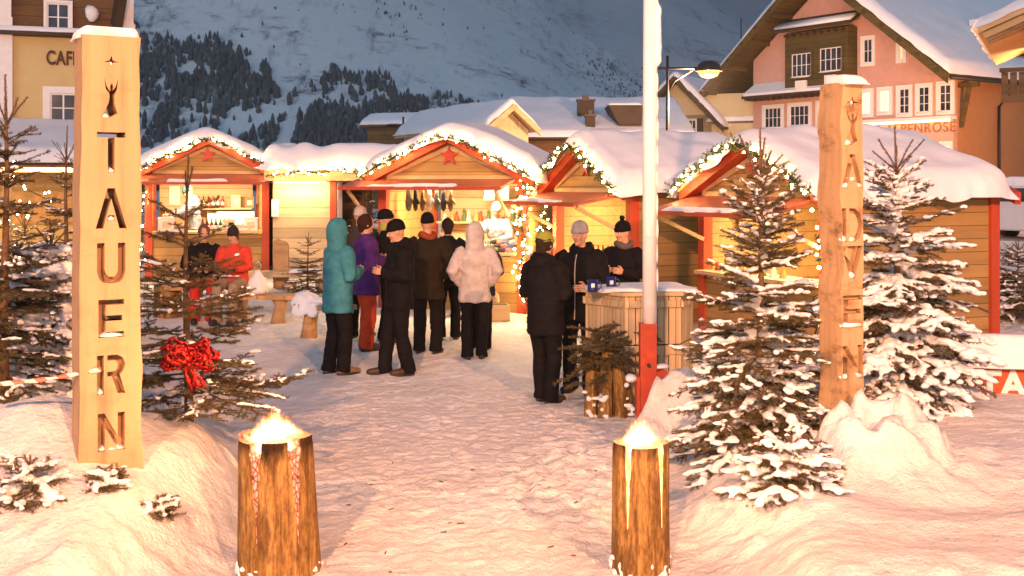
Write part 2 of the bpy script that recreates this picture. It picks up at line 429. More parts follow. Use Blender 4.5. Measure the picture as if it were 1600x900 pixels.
BARK = m_plain('bark', (0.11, 0.07, 0.035), 0.9, 0.5, 20, bmp=0.6, bscale=50, bdist=0.01)
DARKW = m_wood('dark_wood', (0.055, 0.036, 0.02), 0.5, 'x', 1.0)
OLIVEW = m_wood('olive_wood', (0.10, 0.075, 0.022), 0.7, 'x', 0.5, board=True, board_axis='z', bw=0.3)
BROWNW = m_wood('brown_wood', (0.16, 0.085, 0.03), 0.6, 'x', 0.4, board=True, board_axis='z', bw=0.28)
WHITE = m_plain('white_paint', (0.78, 0.77, 0.75), 0.5, 0.05)
WHITE_P = m_plain('pole_white', (0.80, 0.79, 0.78), 0.4, 0.04, bmp=0.1)
REDMETAL = m_plain('red_metal', (0.42, 0.05, 0.018), 0.4, 0.12)
BLACKM = m_plain('black_metal', (0.02, 0.02, 0.022), 0.45)
PINKR = m_plain('pink_render', (0.56, 0.33, 0.27), 0.9, 0.06, 3, bmp=0.3, bscale=25)
OCHRE = m_plain('ochre_render', (0.44, 0.22, 0.09), 0.9, 0.06, 3, bmp=0.3, bscale=25)
YELLOW = m_plain('yellow_render', (0.62, 0.48, 0.22), 0.9, 0.05, 3, bmp=0.3, bscale=25)
PALEY = m_plain('pale_yellow_render', (0.55, 0.47, 0.28), 0.9, 0.05, 3)
GLASS = m_glass_dark('window_dark')
LITWIN = m_emit('window_lit', (1.0, 0.62, 0.26), 0.6)
CREAMWIN = m_emit('window_curtain', (1.0, 0.50, 0.22), 0.2)
BULB = m_emit('bulb', (1.0, 0.60, 0.24), 48.0)
LAMPGLOW = m_emit('lamp_glow', (1.0, 0.36, 0.08), 0.75, (0.05, 0.02, 0.01))
GREEN_G = m_plain('garland_green', (0.045, 0.065, 0.018), 0.7, 0.5, 30, bmp=0)

# needles: dusted with rime on the sides that face the sky
def m_needle(name, c, rime=0.35):
    m, nt, b = new_mat(name)
    n = noise(nt, coords(nt), 26, 3)
    r = ramp(nt, n, [(0.25, tuple(x*0.55 for x in c)), (0.75, tuple(x*1.5 for x in c))])
    n2 = noise(nt, coords(nt), 9, 3)
    ml = ramp(nt, n2, [(0.52, (0, 0, 0)), (0.66, (rime,)*3)])
    mx = nd(nt, 'ShaderNodeMixRGB'); nt.links.new(ml.outputs[0], mx.inputs[0]); nt.links.new(r.outputs[0], mx.inputs[1])
    mx.inputs[2].default_value = (0.55, 0.55, 0.57, 1)
    nt.links.new(mx.outputs[0], b.inputs['Base Color']); b.inputs['Roughness'].default_value = 0.65
    return m
NEEDLE = m_needle('needles', (0.085, 0.072, 0.024), 0.30)
NEEDLE_D = m_needle('needles_plain', (0.062, 0.056, 0.019), 0.10)
TWIG = m_plain('twig_bark', (0.12, 0.066, 0.028), 0.85, 0.35, 30, bmp=0)

# ------------------------------------------------------------------ the snow ground: one sheet to the horizon
def make_ground():
    def axis(parts):
        out = []
        for a, b, n in parts: out += list(np.linspace(a, b, n, endpoint=False))
        return np.array(out+[parts[-1][1]])
    xs = axis([(-6000, -400, 6), (-400, -40, 10), (-40, -10, 30), (-10, -5.0, 60), (-5.0, 6.0, 270), (6.0, 12, 60), (12, 50, 30), (50, 400, 10), (400, 6000, 6)])
    ys = axis([(-400, -20, 6), (-20, 3.5, 20), (3.5, 5.0, 30), (5.0, 12.0, 210), (12, 18, 110), (18, 26, 60), (26, 60, 30), (60, 420, 12), (420, 9000, 6)])
    X, Y = np.meshgrid(xs, ys)
    Z = G(X, Y)
    Z = np.where((np.abs(X) > 60) | (Y > 120) | (Y < -30), base_slope(Y), Z)
    V = np.stack([X, Y, Z], -1).reshape(-1, 3)
    nx, ny = len(xs), len(ys)
    i = (np.arange(ny-1)[:, None]*nx+np.arange(nx-1)[None, :]).ravel()
    T = np.concatenate([np.stack([i, i+1, i+1+nx], 1), np.stack([i, i+1+nx, i+nx], 1)])
    o = fast_mesh('snow_ground', V, T, [SNOW_GROUND], smooth=True)
    tag(o, kind='structure')
make_ground()

# ------------------------------------------------------------------ mountains
def m_mountain(name, rock=0.5, sc=0.02):
    m, nt, b = new_mat(name)
    v = coords(nt)
    n = noise(nt, v, sc, 8, 0.72); n2 = noise(nt, coords(nt, (1, 1, 2.4)), sc*5, 5, 0.7)
    n3 = noise(nt, coords(nt, (3.2, 0.5, 0.7)), sc*2.2, 6, 0.7)
    n2b = nd(nt, 'ShaderNodeMath', operation='MAXIMUM'); nt.links.new(n2, n2b.inputs[0]); nt.links.new(n3, n2b.inputs[1])
    a = nd(nt, 'ShaderNodeMath', operation='MULTIPLY'); nt.links.new(n, a.inputs[0]); nt.links.new(n2b.outputs[0], a.inputs[1])
    r = ramp(nt, a.outputs[0], [(0.27, (0.80, 0.82, 0.84)), (0.325, (0.60, 0.62, 0.65)), (0.40, tuple(x*rock for x in (0.30, 0.32, 0.36)))])
    nt.links.new(r.outputs[0], b.inputs['Base Color']); b.inputs['Roughness'].default_value = 0.9
    bump(nt, b, n, 0.6, 3.0)
    return m
MOUNT = m_mountain('mountain_near', 0.35, 0.016)
MOUNT_F = m_mountain('mountain_far', 0.5, 0.007)
CX = [-2500, -500, -112, 13, 49, 94, 112, 169, 300, 700, 3000]
CZ_ = [900, 520, 290, 176, 134, 109, 98, 80, 48, 20, 10]
def near_z(x, y):
    x = np.asarray(x, float); y = np.asarray(y, float)
    ks = 1000.0/np.maximum(y, 500)*0.35+0.65
    crest = np.interp(x*ks, CX, CZ_)
    t = np.clip((y-560)/440, 0, 1)
    z = 10+(crest-10)*t**1.05
    z = z-np.clip((y-1000)/600, 0, 1)*crest*0.9*S((x+300)/600)
    z = z+np.clip(y-1000, 0, 1e9)*0.25*(1-S((x+700)/600))
    amp = 3+10*t
    z = z+amp*(fbm(x*0.006, y*0.006, 0, 4, 51)*0.9+0.35*(1-np.abs(vn3(x*0.018, y*0.009, 0, 57))))
    return z
def far_z(x, y):
    x = np.asarray(x, float)
    crest = np.interp(x, [-2000, -600, 100, 442, 569, 800, 1300, 4000], [1400, 950, 780, 440, 345, 260, 180, 120])
    t = np.clip((y-1300)/1300, 0, 1)
    return 20+(crest-20)*t**1.15+(8+24*t)*(fbm(x*0.0032, y*0.0032, 0, 5, 71)*0.8+0.5*(1-np.abs(vn3(x*0.008, y*0.004, 0, 77))))
def sheet(name, xs, ys, fn, mat):
    X, Y = np.meshgrid(xs, ys); Z = fn(X, Y)
    nx, ny = len(xs), len(ys)
    i = (np.arange(ny-1)[:, None]*nx+np.arange(nx-1)[None, :]).ravel()
    T = np.concatenate([np.stack([i, i+1, i+1+nx], 1), np.stack([i, i+1+nx, i+nx], 1)])
    o = fast_mesh(name, np.stack([X, Y, Z], -1).reshape(-1, 3), T, [mat], smooth=True)
    return tag(o, kind='structure')
sheet('mountain_slope', np.linspace(-1100, 900, 260), np.linspace(300, 1700, 200), near_z, MOUNT)
MOUNT_D = m_mountain('mountain_distant', 0.8, 0.004)
def dist_z(x, y):
    t = np.clip((y-3300)/1700, 0, 1)
    return 30+np.interp(x, [-1000, 600, 1200, 3000, 6000], [1500, 1250, 1000, 760, 500])*t**1.1+60*t*(fbm(x*0.0016, y*0.0016, 0, 5, 83))
sheet('distant_mountain', np.linspace(-1500, 6000, 120), np.linspace(3200, 5600, 70), dist_z, MOUNT_D)
sheet('far_mountain', np.linspace(-1800, 3200, 200), np.linspace(1200, 3200, 130), far_z, MOUNT_F)

# ------------------------------------------------------------------ forest on the slope
def proj(x, y, z): return 800+F*x/y, HZ-F*(z-CZ)/y
def forest():
    rng = np.random.default_rng(5)
    n = 160000
    x = rng.uniform(-430, 260, n); y = rng.uniform(540, 1060, n); z = near_z(x, y)
    px, py = proj(x, y, z)
    # wooded belt: dense low on the left, tongues up the slope, thinning to scattered trees
    top = np.interp(px, [150, 215, 300, 400, 425, 440, 480, 520, 600, 680, 740, 790, 860], [-10, 30, 52, 78, 120, 150, 140, 108, 118, 145, 160, 172, 200])
    nz = vn3(x*0.02, y*0.02, 0, 91); nz2 = vn3(x*0.055, y*0.055, 0, 92)
    depth = (py-top)/26.0
    nz3 = vn3(x*0.035, y*0.010, 0, 93)
    dens = np.clip(0.15+np.minimum(depth, 1.6)*0.42+nz*0.55+nz2*0.45+nz3*0.25, 0, 1)
    clear = np.exp(-(((px-452-0.35*(200-py))/16)**2))*(py > 130)      # the snowy aisle
    clear2 = np.exp(-((px-310)/45)**2-((py-112)/11)**2)+np.exp(-((px-425)/45)**2-((py-118)/9)**2)
    dens = dens*(1-np.clip(clear*1.2, 0, 1))*(1-np.clip(clear2, 0, 1)*0.9)
    sc = np.clip(vn3(x*0.012, y*0.012, 0, 95)-0.30, 0, 1)*0.14*(px > 440)+0.0035
    dens = np.where(py < top, sc, dens*0.85)
    dens = np.where(px > 870, sc*1.4, dens)
    patch = S((vn3(x*0.045-z*0.05, y*0.03, 0, 97)+0.6*vn3(x*0.11, y*0.05, 0, 98)+0.85)/0.6)
    dens = np.where(py > top, dens*(0.10+0.90*patch), dens)
    keep = (rng.random(n) < dens*(y/1060)**0.6*0.85) & (px > 120) & (px < 1250) & (py < 235)
    x, y, z = x[keep], y[keep], z[keep]; m = len(x)
    pyk, topk = py[keep], top[keep]
    h = rng.uniform(3.2, 8.2, m)*np.where(pyk < topk, rng.uniform(0.25, 0.6, m), 1.0)*np.where(pyk-topk < 14, 0.75, 1.0); w = h*rng.uniform(0.17, 0.30, m)
    NS = 6; rings = [(0.0, 0.5), (0.12, 0.9), (0.36, 1.0), (0.62, 0.80), (0.85, 0.46), (1.0, 0.06)]
    V = np.zeros((m, len(rings)*NS, 3))
    for r, (hz, rr) in enumerate(rings):
        for k in range(NS):
            a = 2*PI*(k+0.5*(r % 2))/NS+rng.uniform(-0.3, 0.3, m)
            q = rr*w*rng.uniform(0.6, 1.25, m)
            V[:, r*NS+k, 0] = x+q*np.cos(a); V[:, r*NS+k, 1] = y+q*np.sin(a); V[:, r*NS+k, 2] = z-0.4+h*hz+rng.uniform(-0.06, 0.06, m)*h
    T = []
    for r in range(len(rings)-1):
        for k in range(NS):
            a, b = r*NS+k, r*NS+(k+1) % NS; T += [[a, b, b+NS], [a, b+NS, a+NS]]
    T = np.array(T); TT = (T[None]+(np.arange(m)*len(rings)*NS)[:, None, None]).reshape(-1, 3)
    mt, nt, b = new_mat('forest_hazed')
    nn0 = noise(nt, coords(nt), 0.35, 4, 0.7); nl_ = noise(nt, coords(nt), 0.05, 4, 0.6)
    ma = nd(nt, 'ShaderNodeMath', operation='MULTIPLY_ADD'); nt.links.new(nl_, ma.inputs[0]); ma.inputs[1].default_value = 0.55; nt.links.new(nn0, ma.inputs[2])
    ms = nd(nt, 'ShaderNodeMath', operation='SUBTRACT'); nt.links.new(ma.outputs[0], ms.inputs[0]); ms.inputs[1].default_value = 0.26; nn = ms.outputs[0]
    r = ramp(nt, nn, [(0.35, (0.045, 0.045, 0.046)), (0.60, (0.085, 0.082, 0.080)), (0.74, (0.26, 0.27, 0.29))])  # tree tones lifted to grey, haze put into the colour
    nt.links.new(r.outputs[0], b.inputs['Base Color']); b.inputs['Roughness'].default_value = 0.9
    o = fast_mesh('mountain_forest', V.reshape(-1, 3), TT, [mt])
    tag(o, 'dark wood of conifers on the lower mountain slope with loose trees above', 'forest', kind='stuff')
    print('FOREST', m)
forest()

# ------------------------------------------------------------------ houses
class Facade:
    """local x along the facade, y into the house, z up"""
    def __init__(s, L, Rr):
        s.L = np.array(L, float); d = np.array(Rr, float)-s.L; s.W = np.linalg.norm(d); s.d = d/s.W
        s.ang = math.atan2(s.d[1], s.d[0])
    def px(s, px, py, off=0.0):
        nrm = np.array((-s.d[1], s.d[0])); L = s.L+nrm*off
        k = (px-800)/F; t = (k*L[1]-L[0])/(s.d[0]-k*s.d[1]); Y = L[1]+t*s.d[1]
        return t, CZ-(py-HZ)/F*Y
def window(parent, x0, x1, z0, z1, y=0.0, bw=0.14, pane=GLASS, nx=2, nz=2, surround=WHITE, sash=WHITE, sill_snow=True, name='window'):
    cx, cz, w, h = (x0+x1)/2, (z0+z1)/2, x1-x0, z1-z0
    m = MB()
    for sx in (-1, 1): m.box((cx+sx*(w/2+bw/2), y-0.03, cz), (bw, 0.10, h+2*bw))
    m.box((cx, y-0.033, z1+bw/2), (w, 0.10, bw)); m.box((cx, y-0.05, z0-bw/2), (w, 0.14, bw))
    f = m.build(name, surround, parent)
    s = MB(); t = 0.045
    for sx in (-1, 1): s.box((cx+sx*(w/2-t/2), y-0.012, cz), (t, 0.05, h))
    for sz in (-1, 1): s.box((cx, y-0.014, cz+sz*(h/2-t/2)), (w-2*t, 0.05, t))
    for i in range(1, nx): s.box((x0+w*i/nx, y-0.010, cz), (t*0.9, 0.045, h-2*t))
    for j in range(1, nz): s.box((cx, y-0.006, z0+h*j/nz), (w-2*t, 0.035, t*0.6))
    s.build('sash', sash, f)
    MB().box((cx, y-0.008, cz), (w-0.02, 0.014, h-0.02)).build('pane', pane, f)
    if sill_snow:
        q = MB(); q.ball((cx, y-0.12, z0-0.005), (w*0.52, 0.09, 0.05), 12, 6, amp=0.3, seed=3); q.build('sill_snow', SNOW, f, True)
    return f
def snow_slab(xf, yf, zf, T, Rd=0.2, nu=48, nv=32, seed=0, amp=0.05, droop=0.0):
    """a pillow of snow: xf/yf limits, zf(x,y) the roof below it"""
    m = MB()
    def cl(n):
        t = np.linspace(0, 1, n); return 0.5*t+0.5*(0.5-0.5*np.cos(PI*t))
    us, vs = cl(nu), cl(nv)
    U, W_ = np.meshgrid(us, vs)
    X = xf[0]+(xf[1]-xf[0])*U; Y = yf[0]+(yf[1]-yf[0])*W_
    ex = np.minimum(U, 1-U)*(xf[1]-xf[0]); ey = np.minimum(W_, 1-W_)*(yf[1]-yf[0])
    ax = 1-np.clip(ex/Rd, 0, 1); ay = 1-np.clip(ey/Rd, 0, 1)
    e = np.clip(np.sqrt(ax**2+ay**2), 0, 1)
    t = T*(1+amp*3*vn3(X*1.1, Y*1.1, 0, seed)+amp*1.5*vn3(X*3, Y*3, 0, seed+1))*np.sqrt(np.clip(1-e**2.4, 0, 1))
    edge = np.clip(e, 0, 1)**2
    jx = 0.07*vn3(Y*2.2, X*2.2, 3, seed+2)+0.03*vn3(Y*7, X*7, 3, seed+4); jy = 0.06*vn3(X*2.0, Y*2, 7, seed+3)+0.035*vn3(X*6.5, Y*6, 7, seed+5)
    X2 = X+edge*jx; Y2 = Y+edge*jy
    Z0 = zf(X, Y)
    Zt = Z0+t-edge*droop*(1+0.7*vn3(X*3.0, Y*3.0, 1, seed+6))
    Zb = np.minimum(Z0-0.005, Zt-0.01)
    A = np.stack([X2, Y2, Zt], -1).reshape(-1, 3); B = np.stack([X2, Y2, Zb], -1).reshape(-1, 3)
    N = nu*nv; Fc = []
    for j in range(nv-1):
        for i in range(nu-1):
            a = j*nu+i; Fc.append([a, a+1, a+1+nu, a+nu]); Fc.append([N+a, N+a+nu, N+a+1+nu, N+a+1])
    ring = [i for i in range(nu)]+[j*nu+nu-1 for j in range(1, nv)]+[(nv-1)*nu+i for i in range(nu-2, -1, -1)]+[j*nu for j in range(nv-2, 0, -1)]
    for k in range(len(ring)):
        a, b = ring[k], ring[(k+1) % len(ring)]; Fc.append([a, N+a, N+b, b])
    return m.add(np.concatenate([A, B]), Fc)
def gable_roof(parent, x0, x1, xm, ze, zr, y0, y1, th, mat, snowT, snow_mat=SNOW, seed=1, over=0.0, barge=None, bh=0.3):
    """two sloping slabs with a ridge at xm running along y, snow on top"""
    r = MB()
    for (xa, xb) in ((x0, xm), (xm, x1)):
        za = ze if xa == x0 else zr; zb = zr if xb == xm else ze
        r.prism([(xa, za), (xb, zb), (xb, zb+th), (xa, za+th)], y0, y1)
    rf = r.build('roof', mat, parent)
    sl0 = (zr-ze)/(xm-x0); sl1 = (zr-ze)/(x1-xm)
    def zf(X, Y):
        zz = np.where(X < xm, ze+(X-x0)*sl0, ze+(x1-X)*sl1)+th+0.004
        return np.minimum(zz, zr+th-0.02)
    s = snow_slab((x0-over, x1+over), (y0-over, y1+over), zf, snowT, 0.35, 40, 30, seed)
    s.build('roof_snow', snow_mat, parent, True)
    if barge:
        b = MB()
        for (xa, za, xb, zb) in ((x0, ze, xm, zr), (xm, zr, x1, ze)):
            b.prism([(xa, za-bh*0.6), (xb, zb-bh*0.6), (xb, zb+bh*0.4), (xa, za+bh*0.4)], y0-0.10, y0-0.004)
        b.build('bargeboard', barge, rf)
    return rf

def pink_house():
    fa = Facade((12.6, 59.4), (19.4, 50.0)); W = fa.W
    t = thing('guest_house', 'pink gabled guest house with olive wooden bay and lit name board', 'house', (fa.L[0], fa.L[1], 0.5), fa.ang)
    z0 = 0.5
    def q(px, py, off=0.0):
        a, b = fa.px(px, py, off); return a, b-z0
    gz_ = 6.3; zr = 12.2; xm = 4.9; xl, xr = -2.5, 12.4
    D = 14.0
    # front wall (a gable polygon), side wall, back
    MB().prism([(0, 0), (W, 0), (W, 6.5), (xm, 11.9), (0, 8.2)], 0.0, 0.3).build('front_wall', PINKR, t)
    MB().box((W-0.15, D/2+0.15, 3.35), (0.3, D-0.3, 6.7)).build('side_wall', OCHRE, t)
    MB().box((0.15, D/2+0.15, 3.9), (0.29, D-0.3, 7.8)).build('side_wall', PINKR, t)
    MB().box((W/2, D+0.15, 3.3), (W-0.6, 0.29, 6.6)).build('back_wall', PINKR, t)
    rf = gable_roof(t, xl, xr, xm, gz_, zr, -1.6, D+0.8, 0.22, OLIVEW, 0.42, seed=4, over=0.05, barge=OLIVEW, bh=0.42)
    # purlins and rafters under the deep front overhang
    for k in range(5):
        f = (k+0.4)/5; x = xl+(xm-xl)*f; z = gz_+(zr-gz_)*f-0.16
        MB().box((x, -0.78, z), (0.2, 1.5, 0.22)).build('purlin', OLIVEW, rf)
    for k in range(5):
        f = (k+0.4)/5; x = xr+(xm-xr)*f; z = gz_+(zr-gz_)*f-0.16
        MB().box((x, -0.78, z), (0.2, 1.5, 0.22)).build('purlin', OLIVEW, rf)
    # knobs on the bargeboard
    kn = MB()
    for k in range(8):
        f = (k+0.5)/8
        kn.ball((xm+(xr-xm)*f, -1.73, zr-(zr-gz_)*f+0.0), 0.09, 8, 6); kn.ball((xl+(xm-xl)*f, -1.73, gz_+(zr-gz_)*f), 0.09, 8, 6)
    kn.build('bargeboard_stud', DARKW, rf, True)
    # eave gutter on the right side and down pipe
    MB().tube([(xr+0.06, -1.5, gz_+0.02), (xr+0.06, D+0.6, gz_+0.02)], 0.09, 8).build('gutter', BLACKM, t, True)
    MB().tube([(xr+0.05, 3.6, gz_), (xr-0.1, 3.6, gz_-0.25), (W+0.12, 3.4, gz_-1.0), (W+0.12, 3.4, 0.3)], 0.065, 8).build('downpipe', BLACKM, t, True)
    MB().bar((W+0.05, 0.5, 4.3), (xr-0.25, 0.35, 6.1), 0.16, 0.18).build('eave_strut', OLIVEW, t)
    MB().box((W+0.35, 0.42, 6.12), (1.2, 0.2, 0.18)).build('eave_strut', OLIVEW, t)
    # windows, from their corners in the photograph
    def win(u0, v0, u1, v1, **kw):
        xa, za = q(1000+u0/2.6667, v0/2.6667); xb, zb = q(1000+u1/2.6667, v1/2.6667)
        b = kw.pop('b', 0.16)
        xc, zc_ = q(1000+(u0+u1)/2/2.6667, (v0+v1)/2/2.6667)
        h = abs(za-zb)*0.97
        return window(t, xa+b, xb-b, zc_-h/2+b, zc_+h/2-b, bw=b, **kw)
    for u0, v0, u1, v1 in ((512, 437, 600, 545), (617, 428, 716, 535), (735, 418, 832, 522)): win(u0, v0, u1, v1, nx=4, nz=2)
    for k, (u0, v0, u1, v1) in enumerate(((905, 370, 975, 490), (990, 362, 1054, 480), (1070, 355, 1137, 488), (1150, 347, 1221, 482), (1237, 338, 1312, 478))):
        win(u0, v0, u1, v1, nx=2, nz=3, pane=LITWIN if k < 2 else GLASS)
    win(922, 150, 982, 275, nx=2, nz=2); win(1070, 165, 1112, 262, nx=1, nz=2, pane=CREAMWIN, sill_snow=False)
    win(1250, 588, 1304, 660, nx=2, nz=2, pane=LITWIN, sill_snow=False)
    # olive wooden bay on the upper floors
    xa, _ = q(1227, 90, -0.7); xb, _ = q(1325, 90, -0.7); _, zt = q(1276, 47, -0.7); _, zb = q(1276, 146, -0.7)
    bay = MB().box(((xa+xb)/2, -0.36, (zt+zb)/2), (xb-xa, 0.72, zt-zb)).build('bay', OLIVEW, t)
    MB().prism([(-1.15, zt+0.02), (0.25, zt+0.85), (0.25, zt+0.97), (-1.15, zt+0.14)], xa-0.35, xb+0.45, 'yz').build('bay_roof', DARKW, bay)
    MB().loft([(xa-0.3, -0.75, zt+0.42), (xb+0.4, -0.75, zt+0.42)], 0.12, 0.5, (0, 0.4, -1.0), 10).build('roof_snow', SNOW, bay, True)
    dn = MB()
    for k in range(9): dn.box((xa+(xb-xa)*(k+0.5)/9, -0.86, zt-0.14), (0.12, 0.28, 0.12))
    dn.build('bracket', DARKW, bay)
    for (p0, p1) in (((1237, 84), (1270, 120)), ((1281, 75), (1318, 111))):
        wx0, wz1 = q(*p0, -0.72); wx1, wz0 = q(*p1, -0.72)
        window(bay, wx0+0.06, wx1-0.06, wz0+0.05, wz1-0.05, y=-0.735, bw=0.10, nx=4, nz=2, surround=OLIVEW)
        MB().box(((wx0+wx1)/2+0.05, -0.86, wz0-0.42), (0.62, 0.16, 0.55)).build('flower_box', WHITE, bay)
    # pent roof under the bay
    xa2, _ = q(1172, 130, -0.3); xb2, _ = q(1312, 130, -0.3); _, zp = q(1240, 150, -0.4)
    pr = MB().prism([(-0.95, zp), (0.0, zp+0.62), (0.0, zp+0.72), (-0.95, zp+0.12)], xa2, xb2, 'yz').build('pent_roof', DARKW, t)
    MB().prism([(-0.93, zp+0.13), (-0.02, zp+0.72), (-0.02, zp+0.83), (-0.93, zp+0.26)], xa2+0.1, xb2-0.1, 'yz').build('roof_snow', SNOW, pr)
    dn = MB()
    for k in range(14): dn.box((xa2+(xb2-xa2)*(k+0.5)/14, -0.45, zp-0.02), (0.14, 0.85, 0.14))
    dn.build('bracket', DARKW, pr)
    # ledge with the lit board below it
    xa3, zl = q(1345, 191); xb3, zl2 = q(1494, 184)
    zl = (zl+zl2)/2
    MB().box(((xa3+xb3)/2, -0.22, zl), (xb3-xa3, 0.5, 0.14)).build('ledge', WHITE, t)
    MB().box(((xa3+xb3)/2, -0.34, zl-0.13), (xb3-xa3-0.2, 0.07, 0.06)).build('light_strip', m_emit('strip_light', (1, 0.62, 0.28), 3), t)
    xs0, zs = q(1408, 202)
    text_mesh('name_lettering', 'HAUS-ALPENROSE', 0.62, 0.05, m_plain('lettering_brown', (0.30, 0.12, 0.05)), t, (xs0, -0.03, zs), (R(90), 0, 0), space=1.12)
    # dormer on the right roof slope
    sl = (zr-gz_)/(xr-xm)
    dx, dy = 10.2, 6.5; dz = gz_+(xr-dx)*sl
    MB().box((dx+0.35, dy, dz+0.55), (2.0, 3.2, 1.5)).build('dormer', DARKW, t)
    MB().box((dx+0.4, dy, dz+1.46), (2.4, 3.6, 0.30)).build('roof_snow', SNOW, t)
    return t
pink_house()

def cafe_house():
    Y = 30.0; xr = PX(208, Y); W = 14.0; z0 = 0.4; an_ = R(19.5)
    fa = Facade((xr-W*math.cos(an_), Y-W*math.sin(an_)), (xr, Y))
    t = thing('cafe_house', 'yellow rendered house with brown wooden upper floor and lettering on its wall', 'house', (fa.L[0], fa.L[1], z0), fa.ang)
    X = lambda px: fa.px(px, 100)[0]
    Z = lambda py: fa.px(100, py)[1]-z0
    zc = Z(56)
    MB().box((W/2, 5, zc/2), (W, 10, zc)).build('lower_wall', YELLOW, t)
    up = MB().box((W/2, 5.02, zc+1.6), (W-0.1, 9.9, 3.2)).build('upper_wall', BROWNW, t)
    MB().box((W-0.14, -0.03, Z(20)), (0.30, 0.16, 2.9)).build('corner_trim', WHITE, t)
    MB().box((X(4), -0.05, Z(20)), (0.42, 0.2, 2.9)).build('corner_trim', WHITE, t)
    MB().box((W-0.05, -0.02, Z(130)+0.1), (0.2, 0.1, 3.0)).build('corner_trim', WHITE, t)
    MB().box((X(5), -0.06, Z(110)), (0.45, 0.22, 2.6)).build('chimney_breast', WHITE, t)
    MB().box((W/2, -0.18, zc), (W+0.1, 0.4, 0.09)).build('ledge', DARKW, t)
    s = snow_slab((0.0, W), (-0.42, 0.0), lambda a, b: zc+0.05+a*0, 0.13, 0.1, 60, 8, 5); s.build('ledge_snow', SNOW, t, True)
    window(t, X(73), X(109), Z(50), Z(6), y=-0.06, bw=0.07, nx=2, nz=2)
    window(t, X(78), X(120), Z(192), Z(146), y=0, bw=0.17, nx=2, nz=2)
    MB().bar((X(182), -0.2, Z(38)), (X(190), -0.55, Z(-10)), 0.22, 0.28).build('eave_bracket', DARKW, t)
    text_mesh('wall_lettering', 'CAFE', 0.50, 0.05, m_plain('lettering_dark', (0.06, 0.025, 0.012)), t, (X(98), -0.03, Z(92)), (R(90), 0, 0), space=1.05, offset=0.012).scale = (0.66, 1, 1)
    b = MB(); b.ball((X(143), -0.15, Z(20)), (0.17, 0.12, 0.22), 8, 6, amp=0.3); b.build('wall_lamp', WHITE, t, True)
    # porch roof in front with warm light below
    Yp = -3.4
    ca = MB().prism([(Yp, Z(262)), (0.0, Z(205)), (0.0, Z(202)), (Yp, Z(257))], 0.3, W-0.4, 'yz').build('porch_roof', DARKW, t)
    zf = lambda a, b_: Z(257)+(b_-Yp)/(-Yp)*(Z(202)-Z(257))+0.02
    snow_slab((0.2, W-0.3), (Yp-0.1, -0.02), zf, 0.32, 0.25, 50, 20, 9).build('roof_snow', SNOW, ca, True)
    MB().box((W/2, Yp+0.12, Z(268)), (W-1.0, 0.08, 0.10)).build('light_strip', m_emit('porch_light', (1, 0.55, 0.2), 2.5), ca)
    MB().box((W/2, -0.06, Z(310)), (W-1.0, 0.1, 1.3)).build('shop_front', m_plain('shop_wall', (0.55, 0.36, 0.16)), t)
    for k in range(4): MB().box((2.2+3*k, Yp+0.3, Z(262)/2), (0.18, 0.18, Z(262))).build('porch_post', PINE_P, ca)
    l = bpy.data.lights.new('porch_light', 'AREA'); l.energy = 70; l.color = (1, 0.55, 0.2); l.shape = 'RECTANGLE'; l.size = 9; l.size_y = 0.6
    lo = bpy.data.objects.new('porch_light', l); COL.objects.link(lo); lo.parent = ca; lo.location = (W/2, Yp+0.9, Z(265)); lo.visible_camera = True
cafe_house()

def chalet(name, label, L, Rr, z_e, z_r, depth, wallm, roofm, snowT, seed, front_over=0.6, gable=None, z0=0.6, side_over=0.5, barge=DARKW, xm=None):
    fa = Facade(L, Rr); W = fa.W; xm = W/2 if xm is None else xm
    t = thing(name, label, 'house', (fa.L[0], fa.L[1], z0), fa.ang)
    sl = (z_r-z_e)/(xm+side_over)
    ez = z_e-z0; rz = z_r-z0
    wz = ez+side_over*sl
    MB().box((W/2, depth/2, wz/2-0.05), (W, depth, wz-0.1)).build('wall', wallm, t)
    MB().prism([(0, wz-0.1), (W, wz-0.1), (xm, rz-0.05)], 0.001, 0.3).build('gable_wall', gable or wallm, t)
    gable_roof(t, -side_over, W+side_over, xm, ez, rz, -front_over, depth+0.5, 0.16, roofm, snowT, seed=seed, over=0.04, barge=barge, bh=0.26)
    return t, fa, wz
# yellow house with shutters, between flagpole and pink house
Yh = 62.0
th, fa, wz = chalet('shuttered_house', 'pale yellow gabled house with dark shutters behind the street lamp', (PX(1012, Yh), Yh), (PX(1112, Yh-1.5), Yh-1.5), PZ(205, Yh), PZ(126, Yh), 10, PALEY, DARKW, 0.3, 21, 1.0, side_over=0.9)
zz = lambda py: PZ(py, Yh)-0.6
xx = lambda px: PX(px, Yh)-PX(1012, Yh)
for k in range(2):
    w_ = window(th, xx(1052+26*k), xx(1064+26*k), zz(216), zz(189), bw=0.05, nx=2, nz=2, sill_snow=False)
    for s in (-1, 1):
        m = MB(); m.box((xx(1058+26*k)+s*0.42, -0.05, zz(202)), (0.36, 0.05, 1.05)); m.build('shutter', DARKW, w_)
MB().box((xx(1130), 3.0, zz(215)), (4.5, 6.0, 4.5)).build('side_wing', PALEY, th)
rw = MB().prism([(0.0, zz(196)), (6.5, zz(140)), (6.5, zz(136)), (0.0, zz(192))], xx(1108), xx(1190), 'yz').build('wing_roof', DARKW, th)
snow_slab((xx(1106), xx(1192)), (-0.1, 6.6), lambda a, b: zz(192)+b/6.5*(zz(136)-zz(192))+0.02, 0.35, 0.3, 24, 24, 3).build('roof_snow', SNOW, rw, True)
